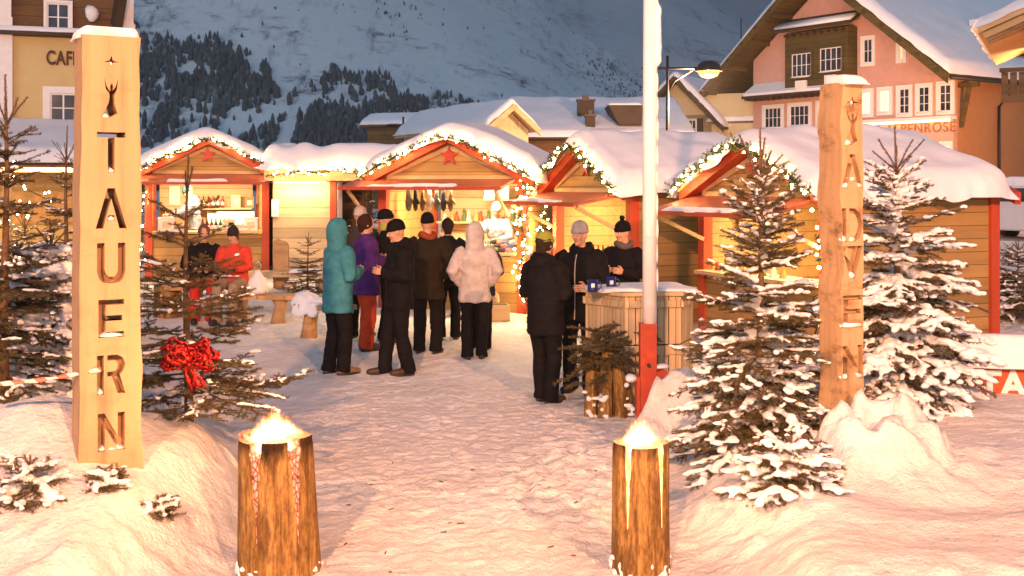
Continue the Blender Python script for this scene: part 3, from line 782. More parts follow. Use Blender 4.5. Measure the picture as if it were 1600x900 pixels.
# chalet with the wooden gable and the long snowy roof beyond the stalls
Yc = 46.0
tc_, fc, wz = chalet('wooden_chalet', 'chalet with timber gable and long snow covered roof', (PX(758, Yc), Yc), (PX(826, Yc), Yc+1.0), PZ(205, Yc), PZ(166, Yc), 8, PALEY, PINE_P, 0.22, 31, 0.5, gable=PINE_V, side_over=0.25, barge=PINE_P)
lw = thing('long_roof_house', 'long low house whose broad snowy roof carries two dark chimneys', 'house', (PX(812, 52), 52, 0.8))
Wl = PX(1075, 52)-PX(812, 52)
MB().box((Wl/2, 4, 2.0), (Wl, 8, 4.0)).build('wall', BROWNW, lw)
zA, zB = PZ(214, 52)-0.8, PZ(158, 58.5)-0.8
r_ = MB().prism([(-0.5, zA-0.12), (6.5, zB-0.12), (6.5, zB), (-0.5, zA)], -0.4, Wl+0.3, 'yz').build('roof', DARKW, lw)
snow_slab((-0.6, Wl+0.4), (-0.6, 7.0), lambda a, b: zA+(np.minimum(b, 6.5)+0.5)/7*(zB-zA)+0.01, 0.22, 0.3, 40, 24, 14).build('roof_snow', SNOW, r_, True)
for (px, py0, py1, Yq, w_) in ((915, 178, 158, 54.5, 0.78), (922, 198, 182, 52.6, 0.42)):
    ch = MB().box((PX(px, Yq)-PX(812, 52), Yq-52, PZ((py0+py1)/2, Yq)-0.8), (w_, 0.7, PZ(py1, Yq)-PZ(py0+5, Yq))).build('chimney', DARKW, r_)
    c2 = MB(); c2.box((PX(px, Yq)-PX(812, 52), Yq-52, PZ(py1, Yq)-0.76), (w_+0.12, 0.8, 0.08)); c2.box((PX(px, Yq)-PX(812, 52), Yq-52, PZ(py1, Yq)-0.62), (w_*0.4, 0.3, 0.2)); c2.build('chimney_cap', BLACKM, ch)
dm = MB(); dm.prism([(PX(946, 54)-PX(812, 52), PZ(168, 54)-0.8), (PX(998, 54)-PX(812, 52), PZ(169, 54)-0.8), (PX(996, 54)-PX(812, 52), PZ(198, 54)-0.8), (PX(962, 54)-PX(812, 52), PZ(198, 54)-0.8)], 0.2, 2.6); dm = dm.build('dormer', DARKW, lw)
snow_slab((PX(945, 54)-PX(812, 52), PX(996, 54)-PX(812, 52)), (0.1, 2.8), lambda a, b: PZ(168, 54)-0.8+a*0, 0.1, 0.15, 16, 12, 15).build('roof_snow', SNOW, dm, True)
# small roof left of the chalet
Yd = 70.0
chalet('distant_house', 'small far house with snowy roof left of the wooden chalet', (PX(684, Yd), Yd), (PX(706, Yd), Yd+2), PZ(196, Yd), PZ(181, Yd), 5, BROWNW, BROWNW, 0.2, 33, 0.3, side_over=0.2)
dh = thing('distant_long_house', 'far low house under a plain white roof behind the middle stall', 'house', (PX(700, 72), 72, 0.8))
MB().box((1.9, 2, 2.4), (4.0, 5, 4.8)).build('wall', PALEY, dh)
snow_slab((-0.3, 3.9), (-1, 5.0), lambda a, b: PZ(200, 72)-0.8+(b+1)/6*(PZ(180, 76)-PZ(200, 72)), 0.3, 0.25, 20, 16, 16).build('roof_snow', SNOW, dh, True)
# chalet corner at the right edge of the picture: eave and balcony reaching in
Ye = 35.0
tr_ = thing('balcony_chalet', 'wooden chalet at the right edge with snowy eave and carved balcony', 'house', (PX(1606, Ye), Ye, 0.5), R(-26))
ZE = lambda py: PZ(py, Ye)-0.5
MB().box((4.0, 4.0, 3.6), (8.0, 8.0, 7.2)).build('wall', OCHRE, tr_)
rr = MB().prism([(-1.35, ZE(55)), (4.0, ZE(-60)), (4.0, ZE(-66)), (-1.35, ZE(47))], -1.2, 9.0, 'xz').build('roof', PINE_P, tr_)
snow_slab((-1.5, 4.0), (-1.3, 9.0), lambda a, b: ZE(47)+(a+1.35)/5.35*(ZE(-66)-ZE(47))+0.01, 0.32, 0.25, 30, 24, 44).build('roof_snow', SNOW, rr, True)
for k in range(4):
    MB().bar((-1.2, -0.9+0.7*k, ZE(53)-0.10), (0.6, -0.9+0.7*k, ZE(14)-0.10), 0.14, 0.18).build('rafter', PINE_P, rr)
bl = MB(); bl.box((1.2, -0.55, ZE(156)), (3.8, 1.1, 0.14)); bl.box((1.2, -1.06, ZE(113)), (3.9, 0.12, 0.12)); bl.box((-0.66, -0.5, ZE(113)), (0.12, 1.0, 0.12))
for k in range(16): bl.box((-0.6+0.24*k, -1.06, ZE(135)), (0.19, 0.04, 0.72))
for k in range(4): bl.box((-0.66, -0.95+0.24*k, ZE(135)), (0.04, 0.19, 0.72))
bl.build('balcony', BROWNW, tr_)

# ------------------------------------------------------------------ street lamps and mast
def street_lamp(name, label, x, y, z0, ztop, arm, mat_glow, watts, col, dir_, group='street lamps of the square', spot=False):
    t = thing(name, label, 'street lamp', (x, y, z0), 0, group)
    h = ztop-z0
    MB().tube([(0, 0, 0), (0, 0, h*0.5), (0, 0, h+0.45)], [0.09, 0.07, 0.05], 10).build('pole', BLACKM, t, True)
    dx, dy = dir_
    a = MB(); a.tube([(-0.9*dx, -0.9*dy, h), (arm*dx, arm*dy, h)], 0.05, 8)
    a.tube([(0.0, 0, h-0.9), (0.25*dx, 0.25*dy, h-0.45), (0.9*dx, 0.9*dy, h-0.05)], 0.03, 6); a.build('arm', BLACKM, t, True)
    s = MB().lathe([(0.05, 0.36), (0.20, 0.34), (0.38, 0.22), (0.46, 0.02), (0.47, -0.02), (0.44, -0.02), (0.36, 0.2), (0.18, 0.3), (0.03, 0.32)], (arm*dx, arm*dy, h-0.08), 20).build('lamp_shade', BLACKM, t, True)
    MB().ball((arm*dx, arm*dy, h-0.13), (0.38, 0.38, 0.20), 14, 8).build('lamp_glass', mat_glow, t, True)
    l = bpy.data.lights.new('lamp_light', 'SPOT' if spot else 'POINT'); l.energy = watts; l.color = col; l.shadow_soft_size = 0.16
    lo = bpy.data.objects.new('lamp_light', l); COL.objects.link(lo); lo.parent = t; lo.location = (arm*dx, arm*dy, h-0.55)
    return t, lo
Yl = 40.0
street_lamp('street_lamp', 'lit black street lamp before the shuttered house roof', PX(1043, Yl), Yl, 0.6, PZ(107, Yl), 1.45, LAMPGLOW, 1900, (1, 0.50, 0.26), (1, 0))
Yl2 = 60.0
street_lamp('street_lamp', 'small far street lamp rising above the left roof snow of the middle stall', PX(630, Yl2), Yl2, 0.6, PZ(196, Yl2), 1.5, m_plain('lamp_off', (0.3, 0.3, 0.3)), 0.0, (1, 0.5, 0.2), (1, 0))
street_lamp('street_lamp', 'lit street lamp beyond the right edge beside the balcony chalet', PX(1700, 43), 43, 0.6, 6.2, 1.3, LAMPGLOW, 480, (1, 0.46, 0.18), (-1, 0))
# the two lamps of the same row that stand behind the photographer and light the entrance
street_lamp('street_lamp', 'lit street lamp behind the entrance on the right', KEY_POS[0]+1.4, KEY_POS[1]-0.3, 0, KEY_POS[2]+0.42, 1.4, LAMPGLOW, KEY_W, KEY_COL, (-1, 0.2))
street_lamp('street_lamp', 'lit street lamp behind the entrance on the left', FILL_POS[0]-1.4, FILL_POS[1], 0, FILL_POS[2]+0.42, 1.4, LAMPGLOW, FILL_W, KEY_COL, (1, 0.0))
MB().tube([(0, 0, 0), (0, 0, PZ(28, 75)-2)], [0.07, 0.035], 6).build('antenna_mast', BLACKM, None, True, loc=(PX(1158, 75), 75, 2))
tag(bpy.data.objects['antenna_mast'], 'thin dark antenna mast left of the pink gable', 'mast')
# ------------------------------------------------------------------ market stalls
def needles(A, B, rng, dens, nl, nw, axis_mix=0.55, up=0.0):
    """needle triangles along segments A->B"""
    A = np.asarray(A, float); B = np.asarray(B, float)
    d = B-A; L = np.linalg.norm(d, axis=1); d = d/(L[:, None]+1e-9)
    cnt = np.maximum(1, (L*dens).astype(int)); idx = np.repeat(np.arange(len(A)), cnt)
    n = len(idx); t = rng.random(n)
    p = A[idx]+(B[idx]-A[idx])*t[:, None]
    r = rng.normal(size=(n, 3)); r[:, 2] += up
    r -= (r*d[idx]).sum(1)[:, None]*d[idx]; r /= np.linalg.norm(r, axis=1)[:, None]+1e-9
    dirv = d[idx]*axis_mix+r*math.sqrt(max(0.05, 1-axis_mix**2))
    side = np.cross(dirv, r+rng.normal(size=(n, 3))*0.6); side /= np.linalg.norm(side, axis=1)[:, None]+1e-9
    ln = nl*rng.uniform(0.7, 1.2, n)[:, None]
    V = np.stack([p-side*nw/2, p+side*nw/2, p+dirv*ln], 1).reshape(-1, 3)
    T = np.arange(n*3).reshape(-1, 3)
    return V, T
BULB_ME = MB().ball((0, 0, 0), 1.0, 6, 4).build('bulb_master', BULB, None, True)
BULB_MESH = BULB_ME.data; bpy.data.objects.remove(BULB_ME)
def garland(label, path, nb, parent_loc, seed=1, thick=0.09, r=0.017, group='fairy light garlands on the stalls', green=True, spread=0.035, name='light_garland', dens=420):
    """greenery along a world path with little bulbs; a thing of its own"""
    rng = np.random.default_rng(seed)
    path = np.array(path, float); o0 = path[0].copy()
    t = thing(name, label, 'garland', o0, 0, group)
    q = path-o0
    seg = np.linalg.norm(np.diff(q, axis=0), axis=1); cum = np.concatenate([[0], np.cumsum(seg)]); Lt = cum[-1]
    def at(s): return np.stack([np.interp(s, cum, q[:, k]) for k in range(3)], -1)
    if green:
        n = int(Lt*110); s = rng.uniform(0, Lt, n); A = at(s)+rng.normal(size=(n, 3))*0.015
        dv = rng.normal(size=(n, 3)); dv /= np.linalg.norm(dv, axis=1)[:, None]
        B = A+dv*thick*rng.uniform(0.35, 1.0, n)[:, None]
        V, T = needles(A, B, rng, dens, 0.026, 0.008, 0.5)
        fast_mesh('greenery', V, T, [GREEN_G], parent=t)
    m = MB().tube(at(np.linspace(0, Lt, max(8, int(Lt*10)))), 0.008, 5); m.build('cable', BLACKM, t, True)
    for k in range(nb):
        s = (k+0.5)/nb*Lt; p = at(np.array([s]))[0]+rng.normal(size=3)*spread
        b = bpy.data.objects.new('bulb', BULB_MESH); COL.objects.link(b); b.parent = t; b.location = p
        b.scale = (r*rng.uniform(0.8, 1.25),)*3
    return t

class Stall: pass
def stall(label, Lf, Rf, depth, he, rise, seed, lamp_w, lid_drop=0.06, lid_len=0.75, counter=0.92, over=0.24, lid_x=(-0.06, 0.06), lid_z=0.16, side_open=False, snowT=0.19):
    fa = Facade(Lf, Rf); W = fa.W
    zg = min(gz(*Lf), gz(*Rf))
    t = thing('market_stall', label, 'market stall', (Lf[0], Lf[1], zg), fa.ang, 'wooden christmas market stalls')
    s = Stall(); s.t = t; s.W = W; s.fa = fa; s.zg = zg; s.D = depth; s.he = he
    def world(x, y, z):
        c, n = math.cos(fa.ang), math.sin(fa.ang); return (Lf[0]+c*x-n*y, Lf[1]+n*x+c*y, zg+z)
    s.world = world; s.ang = fa.ang
    ps = 0.14; xm = W/2; sl = rise/xm
    for (x, y) in ((0, 0), (W, 0), (0, depth), (W, depth)):
        MB().box((x, y+ps/2*(1 if y == 0 else -1), he/2-0.15), (ps, ps, he+0.3)).build('corner_post', RED, t)
    MB().box((0, depth/2, he/2-0.1), (0.05, depth-2*ps, he+0.2)).build('side_wall', PINE, t, rot=None)
    # side walls use boards that run along the depth
    sw = MB().box((0, 0, he/2-0.1), (depth-2*ps, 0.05, he+0.2)).build('side_wall', PINE, t); sw.location = (W, depth/2, 0); sw.rotation_euler = (0, 0, R(90))
    for k in (-1, 1):
        MB().bar((0, k*(depth/2-ps)*0.0+0.0, 0), (0.001, 0, 0.001), 0.001, 0.001)
    MB().box((xm, depth-0.03, he/2-0.1), (W-2*ps, 0.05, he+0.2)).build('back_wall', PINE_IN, t)
    MB().box((xm, depth/2, 0.03), (W-0.1, depth-0.12, 0.06)).build('floor', PINE_P, t)
    MB().box((xm, 0.06, counter/2-0.08), (W-ps-0.004, 0.05, counter+0.1)).build('front_panel', PINE, t)
    MB().box((xm, 0.10, counter+0.02), (W-ps-0.01, 0.52, 0.045)).build('counter', PINE_P, t)
    # gable
    gp = MB().prism([(0.09, he-0.12), (W-0.09, he-0.12), (W-0.09, he), (xm, he+rise-0.11), (0.09, he)], -0.02, 0.02).build('gable_panel', PINE, t)
    tr = MB()
    tr.box((xm, -0.033, he-0.10), (W-0.2, 0.03, 0.06))
    for (xa, za, xb, zb) in ((0.12, he-0.06, xm, he+rise-0.20), (W-0.12, he-0.06, xm, he+rise-0.20)): tr.bar((xa, -0.036, za), (xb, -0.036, zb), 0.03, 0.07, (0, 0, 1))
    tr.build('gable_trim', PINE_P, gp)
    MB().box((xm, 0.07, he-0.16), (W-ps-0.002, 0.12, 0.09)).build('lintel', RED, t)
    # back gable
    MB().prism([(0.09, he-0.1), (W-0.09, he-0.1), (W-0.09, he), (xm, he+rise-0.11), (0.09, he)], depth-0.12, depth-0.08).build('gable_panel', PINE, t)
    # roof boards and red rafters at the front
    rb = MB(); yo0, yo1 = -0.22, depth-0.06
    ze = he-over*sl
    for (xa, xb) in ((-over, xm), (xm, W+over)):
        za = ze if xa < 0 else he+rise; zb = he+rise if xb == xm else ze
        rb.prism([(xa, za+0.02), (xb, zb+0.02), (xb, zb+0.06), (xa, za+0.06)], yo0, yo1)
    rf = rb.build('roof', PINE_P, t)
    for (xa, xb) in ((-over+0.03, xm), (xm, W+over-0.03)):
        za = ze+0.03*sl if xa < 0 else he+rise; zb = he+rise if xb == xm else ze+0.03*sl
        for y0 in (yo0+0.01, depth+0.10):
            MB().prism([(xa, za-0.11), (xb, zb-0.13), (xb, zb+0.018), (xa, za+0.018)], y0, y0+(0.18 if y0 < 0 else 0.1)).build('rafter', RED, rf)
    rr = 0.16
    def zf(X, Y):
        u = np.abs(X-xm); return he+rise+0.062-sl*(np.sqrt(u*u+rr*rr)-rr*0.55)
    s.zf = zf; s.ov = over; s.yo = yo0
    snow_slab((-over-0.10, W+over+0.10), (yo0-0.10, yo1+0.10), zf, snowT, 0.26, 90, 70, seed, 0.11, droop=0.09).build('roof_snow', SNOW, t, True)
    # star
    pts = []
    for k in range(10):
        a = PI/2+k*PI/5; q = 0.17 if k % 2 == 0 else 0.068; pts.append((xm+q*math.cos(a), he+rise*0.42+q*math.sin(a)))
    MB().prism(pts, -0.07, -0.024).build('star', REDSTAR, gp)
    # the hatch lid held up by two struts
    zh = he-lid_z; x0, x1 = lid_x[0], W+lid_x[1]
    ld = MB(); ld.prism([(-0.02, zh), (-lid_len, zh-lid_drop), (-lid_len, zh-lid_drop+0.04), (-0.02, zh+0.04)], x0, x1, 'yz')
    lid = ld.build('hatch_lid', REDLID, t)
    MB().box(((x0+x1)/2, -lid_len-0.012, zh-lid_drop+0.018), (x1-x0, 0.022, 0.055)).build('lid_edge', RED, lid)
    for x in (x0+0.12, x1-0.12):
        MB().bar((x, -lid_len+0.08, zh-lid_drop-0.02), (x, 0.0, zh-0.55), 0.035, 0.05).build('strut', PINE_P, lid)
    sn = snow_slab((x0+0.5, x1-0.75), (-lid_len, -lid_len+0.13), lambda a, b: zh-lid_drop+0.045+(b+lid_len)/lid_len*lid_drop, 0.03, 0.05, 36, 10, seed+5, 0.2); sn.build('lid_snow', SNOW, lid, True)
    # shelf on the back wall, and a light under the roof
    MB().box((xm, depth-0.22, 1.36), (W-0.35, 0.32, 0.035)).build('shelf', PINE_P, t)
    MB().box((xm, depth-0.20, 1.00), (W-0.35, 0.34, 0.035)).build('shelf', PINE_P, t)
    lp = MB(); lp.box((xm, 0.55, he-0.05), (W*0.5, 0.09, 0.05)); lp.build('strip_lamp', m_emit('stall_tube', (1.0, 0.66, 0.32), 4), t)
    l = bpy.data.lights.new('stall_light', 'AREA'); l.energy = lamp_w; l.color = (1, 0.68, 0.38); l.shape = 'RECTANGLE'; l.size = W*0.6; l.size_y = 0.25
    lo = bpy.data.objects.new('stall_light', l); COL.objects.link(lo); lo.parent = t; lo.location = (xm, 0.62, he-0.10)
    lo.rotation_euler = (R(12), 0, 0)
    return s
def rake_path(s, side=0, off=(0.0, 0.0), y=None, n=14):
    """world points along the front edge of the roof, from the left eave over the ridge to the right eave"""
    y = s.yo-0.15 if y is None else y
    xs = np.linspace(-s.ov, s.W+s.ov, n); out = []
    for x in xs:
        z = float(s.zf(np.array(x), 0))-0.055+0.015*math.sin(x*9); out.append(s.world(x, y, z))
    return np.array(out)

A_ = stall('left market stall selling bottles and boxes under a red framed gable', (PX(232, 22.2), 22.2), (PX(415, 22.8), 22.8), 2.4, 2.22, 0.58, 101, 50, lid_x=(-0.12, -0.05), lid_drop=0.17)
B_ = stall('middle market stall with hanging mittens and a garland down its right post', (PX(597, 18.6), 18.6), (PX(815, 17.9), 17.9), 2.4, 2.25, 0.58, 202, 55, lid_x=(-0.42, -0.10), lid_drop=0.13)
C_ = stall('market stall turned to the left with a green poster inside behind the bar table', (0.68, 18.2), (1.62, 15.9), 2.4, 2.12, 0.60, 303, 42, lid_drop=0.15, lid_len=0.85)
D_ = stall('market stall with a long boarded side wall behind the snowy spruces', (2.54, 15.3), (3.55, 13.0), 2.65, 2.08, 0.56, 404, 44, lid_drop=0.20, lid_len=0.85)
# annex between the first two stalls: boarded panel, beam, flat roof heaped with snow
Ya = 22.6
an = thing('storage_annex', 'boarded storage shed between the left and middle stalls under deep snow', 'shed', (PX(423, Ya), Ya, gz(PX(423, Ya), Ya)))
za0 = an.location[2]; xa = lambda px: PX(px, Ya)-PX(423, Ya); zz_ = lambda py: PZ(py, Ya)-za0
MB().box((xa(472), 0.05, zz_(360)), (xa(519)-xa(427), 0.06, zz_(284)-zz_(460))).build('front_wall', PINE_IN, an)
MB().box((xa(521), 0.0, zz_(360)), (0.12, 0.14, zz_(285)-zz_(460))).build('post', RED, an)
MB().box((xa(527), 0.3, zz_(360)), (0.03, 0.5, zz_(285)-zz_(450))).build('edge_board', WHITE, an)
MB().box((xa(506), -0.10, zz_(273)), (xa(600)-xa(420), 0.18, 0.24)).build('beam', PINE_P, an)
cb = MB(); cb.prism([(xa(488), zz_(271)), (xa(522), zz_(271)), (xa(518), zz_(262)), (xa(494), zz_(262))], -0.14, 0.0); cb.build('beam_block', PINE_P, an)
MB().box((xa(510), 1.2, zz_(262)), (xa(605)-xa(415), 2.7, 0.08)).build('roof', PINE_P, an)
def annex_z(a, b): return zz_(261)+0.0*a
snow_slab((xa(404), xa(640)), (-0.34, 2.7), lambda a, b: annex_z(a, b)+0.10*np.exp(-((a-xa(404))/0.5)**2), 0.40, 0.40, 70, 40, 77, 0.10, droop=0.10).build('roof_snow', SNOW, an, True)
MB().box((xa(430), -0.005, zz_(325)), (0.14, 0.02, 0.34)).build('notice', WHITE, an)
MB().box((xa(470), 2.3, zz_(380)), (xa(560)-xa(380), 0.05, 2.4)).build('back_wall', BROWNW, an)
wl = bpy.data.lights.new('annex_added_light', 'AREA'); wl.energy = 9; wl.color = (1, 0.66, 0.32); wl.size = 1.0; wl.shape = 'RECTANGLE'; wl.size_y = 0.08  # added light that brightens the boarded wall, beyond what the fairy lights give
wlo = bpy.data.objects.new('annex_added_light', wl); COL.objects.link(wlo); wlo.parent = an; wlo.location = (xa(472), -0.24, zz_(286)); wlo.rotation_euler = (R(25), 0, 0)
MB().box((xa(472), -0.205, zz_(284.5)), (1.0, 0.02, 0.02)).build('added_glow_strip', m_emit('annex_added_glow', (1, 0.62, 0.28), 1.5), an)  # thin glowing strip added under the beam to go with that light
# garlands with bulbs
garland('fairy light garland along the gable of the left stall', rake_path(A_), 32, None, 1)
garland('fairy light garland along the gable of the middle stall', rake_path(B_), 38, None, 2)
garland('fairy light garland along the gable of the stall turned left behind the bar table', rake_path(C_), 30, None, 3, thick=0.12)
garland('fairy light garland along the gable behind the snowy spruce', rake_path(D_), 32, None, 4, thick=0.12)
pa = [(PX(px, Ya-0.45), Ya-0.45, PZ(py, Ya-0.45)) for px, py in ((418, 275), (440, 272), (470, 268), (500, 270), (530, 264), (560, 268), (590, 272))]
garland('fairy lights along the snow edge of the storage shed', pa, 26, None, 5, thick=0.06, spread=0.045)
w0 = B_.world(B_.W+0.05, -0.12, 0)
pv = [(w0[0]+0.03*math.sin(k*1.3), w0[1]+0.02*math.cos(k*2), w0[2]+2.25-k*0.185) for k in range(12)]
garland('thick fairy light garland hanging down the right post of the middle stall', pv, 64, None, 6, thick=0.14, spread=0.07, dens=500)
w1 = C_.world(-0.12, -0.12, 0)
garland('fairy lights hanging beside the left post of the stall behind the bar table', [(w1[0]-0.1*k/8, w1[1], w1[2]+1.75-k*0.09) for k in range(9)], 16, None, 7, thick=0.06, spread=0.06)
w2 = D_.world(D_.W+0.06, -0.05, 0)
garland('fairy lights hanging down the front corner behind the right carved post', [(w2[0]+0.02*math.sin(k), w2[1], w2[2]+1.98-k*0.13) for k in range(10)], 16, None, 8, thick=0.08, spread=0.05)
w3 = A_.world(-0.12, -0.15, 0)
garland('fairy lights hanging down the left post of the left stall', [(w3[0]+0.02*math.sin(k), w3[1], w3[2]+1.9-k*0.16) for k in range(11)], 16, None, 9, thick=0.07, spread=0.05)

# ------------------------------------------------------------------ goods on the stalls
RNG = random.Random(11)
def put(s, o, x, y, z, rz=0.0):
    o.location = s.world(x, y, z); o.rotation_euler = (0, 0, s.ang+rz); return o
def hang(o, label, cat, group): return tag(o, label, cat, group)
bott = {}
for cname, c in (('green', (0.02, 0.12, 0.03)), ('brown', (0.10, 0.03, 0.01)), ('red', (0.35, 0.03, 0.02))):
    bm_, nt_, b_ = new_mat('bottle_'+cname); b_.inputs['Base Color'].default_value = (*c, 1); b_.inputs['Roughness'].default_value = 0.12
    bott[cname] = bm_
CARD = m_plain('card_cream', (0.62, 0.52, 0.36), 0.7, 0.1); PAPER = m_plain('paper_white', (0.75, 0.72, 0.66), 0.7, 0.05)
BLUEB = m_plain('box_blue', (0.06, 0.10, 0.22), 0.5); KRAFT = m_plain('kraft', (0.36, 0.22, 0.10), 0.8)
def bottle(kind, h=0.26):
    t = MB().lathe([(0.036, 0), (0.038, 0.02), (0.038, h*0.58), (0.014, h*0.78), (0.013, h*0.95), (0.016, h*0.96), (0.016, h)], n=12).build('bottle', bott[kind], None, True)
    MB().lathe([(0.0392, h*0.2), (0.0392, h*0.48)], n=12).build('bottle_label', PAPER, t, True)
    MB().lathe([(0.0172, h*0.93), (0.0172, h*1.01)], n=10).build('cap', REDSTAR, t, True)
    return t
protos = {k: bottle(k) for k in bott}; first = {k: True for k in bott}
def put_bottle(kind, s, x, y, z, label, group):
    o = protos[kind] if first[kind] else clone(protos[kind]); first[kind] = False
    tag(o, label, 'bottle', group); return put(s, o, x, y, z, RNG.uniform(0, 6))
for k in range(7): put_bottle(('brown', 'brown', 'red', 'green', 'green', 'green', 'brown')[k], A_, 1.02+0.085*k, 0.05+0.04*(k % 2), 0.945, 'small bottle in the row on the counter of the left stall', 'bottles on the left stall counter')
for k in range(6): put_bottle(('red', 'brown', 'red')[k % 3], A_, 0.95+0.10*k, 2.15, 1.38, 'dark bottle on the back shelf of the left stall', 'bottles on the left stall shelf')
for k in range(6): put_bottle(('green', 'brown', 'red')[k % 3], C_, 1.0+0.16*k, 0.12, 0.945, 'bottle on the counter of the stall with the green poster', 'bottles on the drinks stall counter')
def gift(sx, sy, sz, mat, name='carton', lidm=None):
    t = MB().box((0, 0, sz/2), (sx, sy, sz)).build(name, mat)
    MB().box((0, 0, sz+0.006), (sx+0.012, sy+0.012, 0.022)).build('lid', lidm or mat, t)
    MB().box((0, -sy/2-0.002, sz*0.5), (sx*0.6, 0.004, sz*0.45)).build('carton_label', PAPER if mat is not PAPER else CARD, t)
    return t
cg = 'cartons on the left stall counter'
for (x, y, sx, sy, sz, m_, rz, lab) in ((1.52, 0.10, 0.22, 0.14, 0.22, CARD, 0.3, 'tilted cream carton beside the green bottles on the left stall'), (1.70, 0.12, 0.30, 0.2, 0.12, BLUEB, 0, 'blue carton behind the cream ones on the left stall counter'), (1.96, 0.06, 0.26, 0.16, 0.26, PAPER, -0.2, 'tall white carton at the right end of the left stall counter'), (1.78, -0.05, 0.34, 0.14, 0.10, CARD, 0.0, 'low cream carton at the counter edge of the left stall'), (0.32, 0.10, 0.28, 0.16, 0.28, PAPER, 0.2, 'white framed carton at the left end of the left stall counter'), (0.62, 0.20, 0.26, 0.2, 0.12, KRAFT, 0, 'brown carton beside the white one on the left stall counter')):
    o = gift(sx, sy, sz, m_); tag(o, lab, 'box', cg); put(A_, o, x, y, 0.945, rz)
o = gift(0.20, 0.12, 0.26, CARD); tag(o, 'pale patterned carton on the back shelf of the left stall', 'box'); put(A_, o, 1.72, 2.15, 1.38, 0.15)
o = gift(0.18, 0.12, 0.22, KRAFT); tag(o, 'brown carton at the right end of the left stall shelf', 'box'); put(A_, o, 2.02, 2.15, 1.38, 0.0)
# white lit counter box under the shelf in the left stall
o = MB().box((0, 0, 0.14), (0.98, 0.20, 0.28)).build('display_case', PAPER); MB().box((0, -0.103, 0.14), (0.92, 0.006, 0.23)).build('front_panel', WHITE, o); tag(o, 'long white display case on the back wall of the left stall', 'display case'); put(A_, o, 1.62, 2.0, 1.02)
o = MB().box((0, 0, 0.2), (0.22, 0.012, 0.40)).build('price_list', PAPER); tag(o, 'white price list pinned inside the left stall', 'notice'); put(A_, o, 0.45, 2.33, 1.45)
# middle stall: mittens and cloths on a rail, figures, basket of knitwear
rail = MB().tube([(0, 0, 0), (1.05, 0, 0)], 0.012, 6).build('hanging_rail', BLACKM, None, True); tag(rail, 'dark rail for hanging mittens in the middle stall', 'rail'); put(B_, rail, 0.15, 0.55, 1.98)
mitt_c = [m_fabric('felt_grey', (0.16, 0.16, 0.15)), m_fabric('felt_dark', (0.05, 0.05, 0.06)), m_fabric('felt_brown', (0.22, 0.13, 0.07)), m_fabric('felt_white', (0.6, 0.56, 0.5))]
for k in range(7):
    m = MB(); m.loft([(0, 0, 0), (0, 0, -0.10), (0, 0, -0.22), (0, 0, -0.32), (0, 0, -0.37)], [0.035, 0.04, 0.058, 0.05, 0.015], [0.018, 0.02, 0.025, 0.022, 0.008], (1, 0, 0), 10)
    m.loft([(0.04, 0, -0.16), (0.075, 0, -0.22), (0.08, 0, -0.26)], [0.02, 0.022, 0.008], [0.014, 0.016, 0.006], (1, 0, 0), 8)
    o = m.build('mitten', mitt_c[k % 4], None, True); tag(o, ('grey', 'charcoal', 'brown', 'white')[k % 4]+' felt mitten hanging on the rail of the middle stall', 'mitten', 'mittens on the rail'); put(B_, o, 0.24+0.125*k, 0.55, 1.96, RNG.uniform(-0.5, 0.5))
for k, x in enumerate((1.22, 1.48, 1.92)):
    m = MB()
    m.loft([(0, 0, 0), (0, 0.012, -0.12), (0, -0.008, -0.26)], [0.10, 0.105, 0.11], [0.006, 0.008, 0.008], (1, 0, 0), 12)
    o = m.build('hanging_cloth', PAPER if k < 2 else CARD, None, True); tag(o, ('left white', 'middle white', 'right cream')[k]+' cloth hanging at the back of the middle stall', 'cloth', 'cloths hanging in the middle stall'); put(B_, o, x, 1.9, 2.02)
fig_m = [m_plain('figure_white', (0.7, 0.66, 0.58)), m_plain('figure_gold', (0.55, 0.36, 0.12)), m_plain('figure_red', (0.45, 0.07, 0.04)), m_plain('figure_green', (0.10, 0.16, 0.05))]
def figure(k):
    h = RNG.uniform(0.12, 0.24)
    m = MB(); m.lathe([(0.05, 0), (0.055, 0.01), (0.035, h*0.45), (0.02, h*0.66), (0.032, h*0.74), (0.034, h*0.86), (0.012, h), (0.002, h*1.12)], n=10)
    return m.build('ornament_figure', fig_m[k % 4], None, True)
for k in range(16):
    o = figure(k); tag(o, ('white', 'golden', 'red', 'green')[k % 4]+' ornament figure on the back shelf of the middle stall', 'ornament', 'ornament figures on the shelf'); put(B_, o, 0.3+0.115*k, 2.12+0.08*(k % 2), 1.38)
for k in range(14):
    o = figure(k+1); tag(o, ('golden', 'red', 'green', 'white')[k % 4]+' ornament figure on the counter of the middle stall', 'ornament', 'ornament figures on the counter'); put(B_, o, 0.16+0.075*k, 0.02+0.16*(k % 2), 0.945)
for k in range(8):
    o = figure(k+2); tag(o, ('red', 'green', 'white', 'golden')[k % 4]+' ornament figure on the counter of the stall behind the spruce', 'ornament', 'ornament figures behind the spruce'); put(D_, o, 0.25+0.2*k, 0.1, 0.945)
hamp_b = MB().lathe([(0.10, 0), (0.14, 0.02), (0.17, 0.12), (0.165, 0.125), (0.13, 0.03), (0.02, 0.025)], n=18).build('basket', KRAFT, None, True)
MB().tube([(0.16*math.cos(a), 0, 0.12+0.16*math.sin(a)) for a in np.linspace(0, PI, 12)], 0.010, 6).build('basket_handle', KRAFT, hamp_b, True)
tag(hamp_b, 'wicker basket with round handle on the counter of the middle stall', 'basket'); put(B_, hamp_b, 1.02, 0.12, 0.945, 0.4)
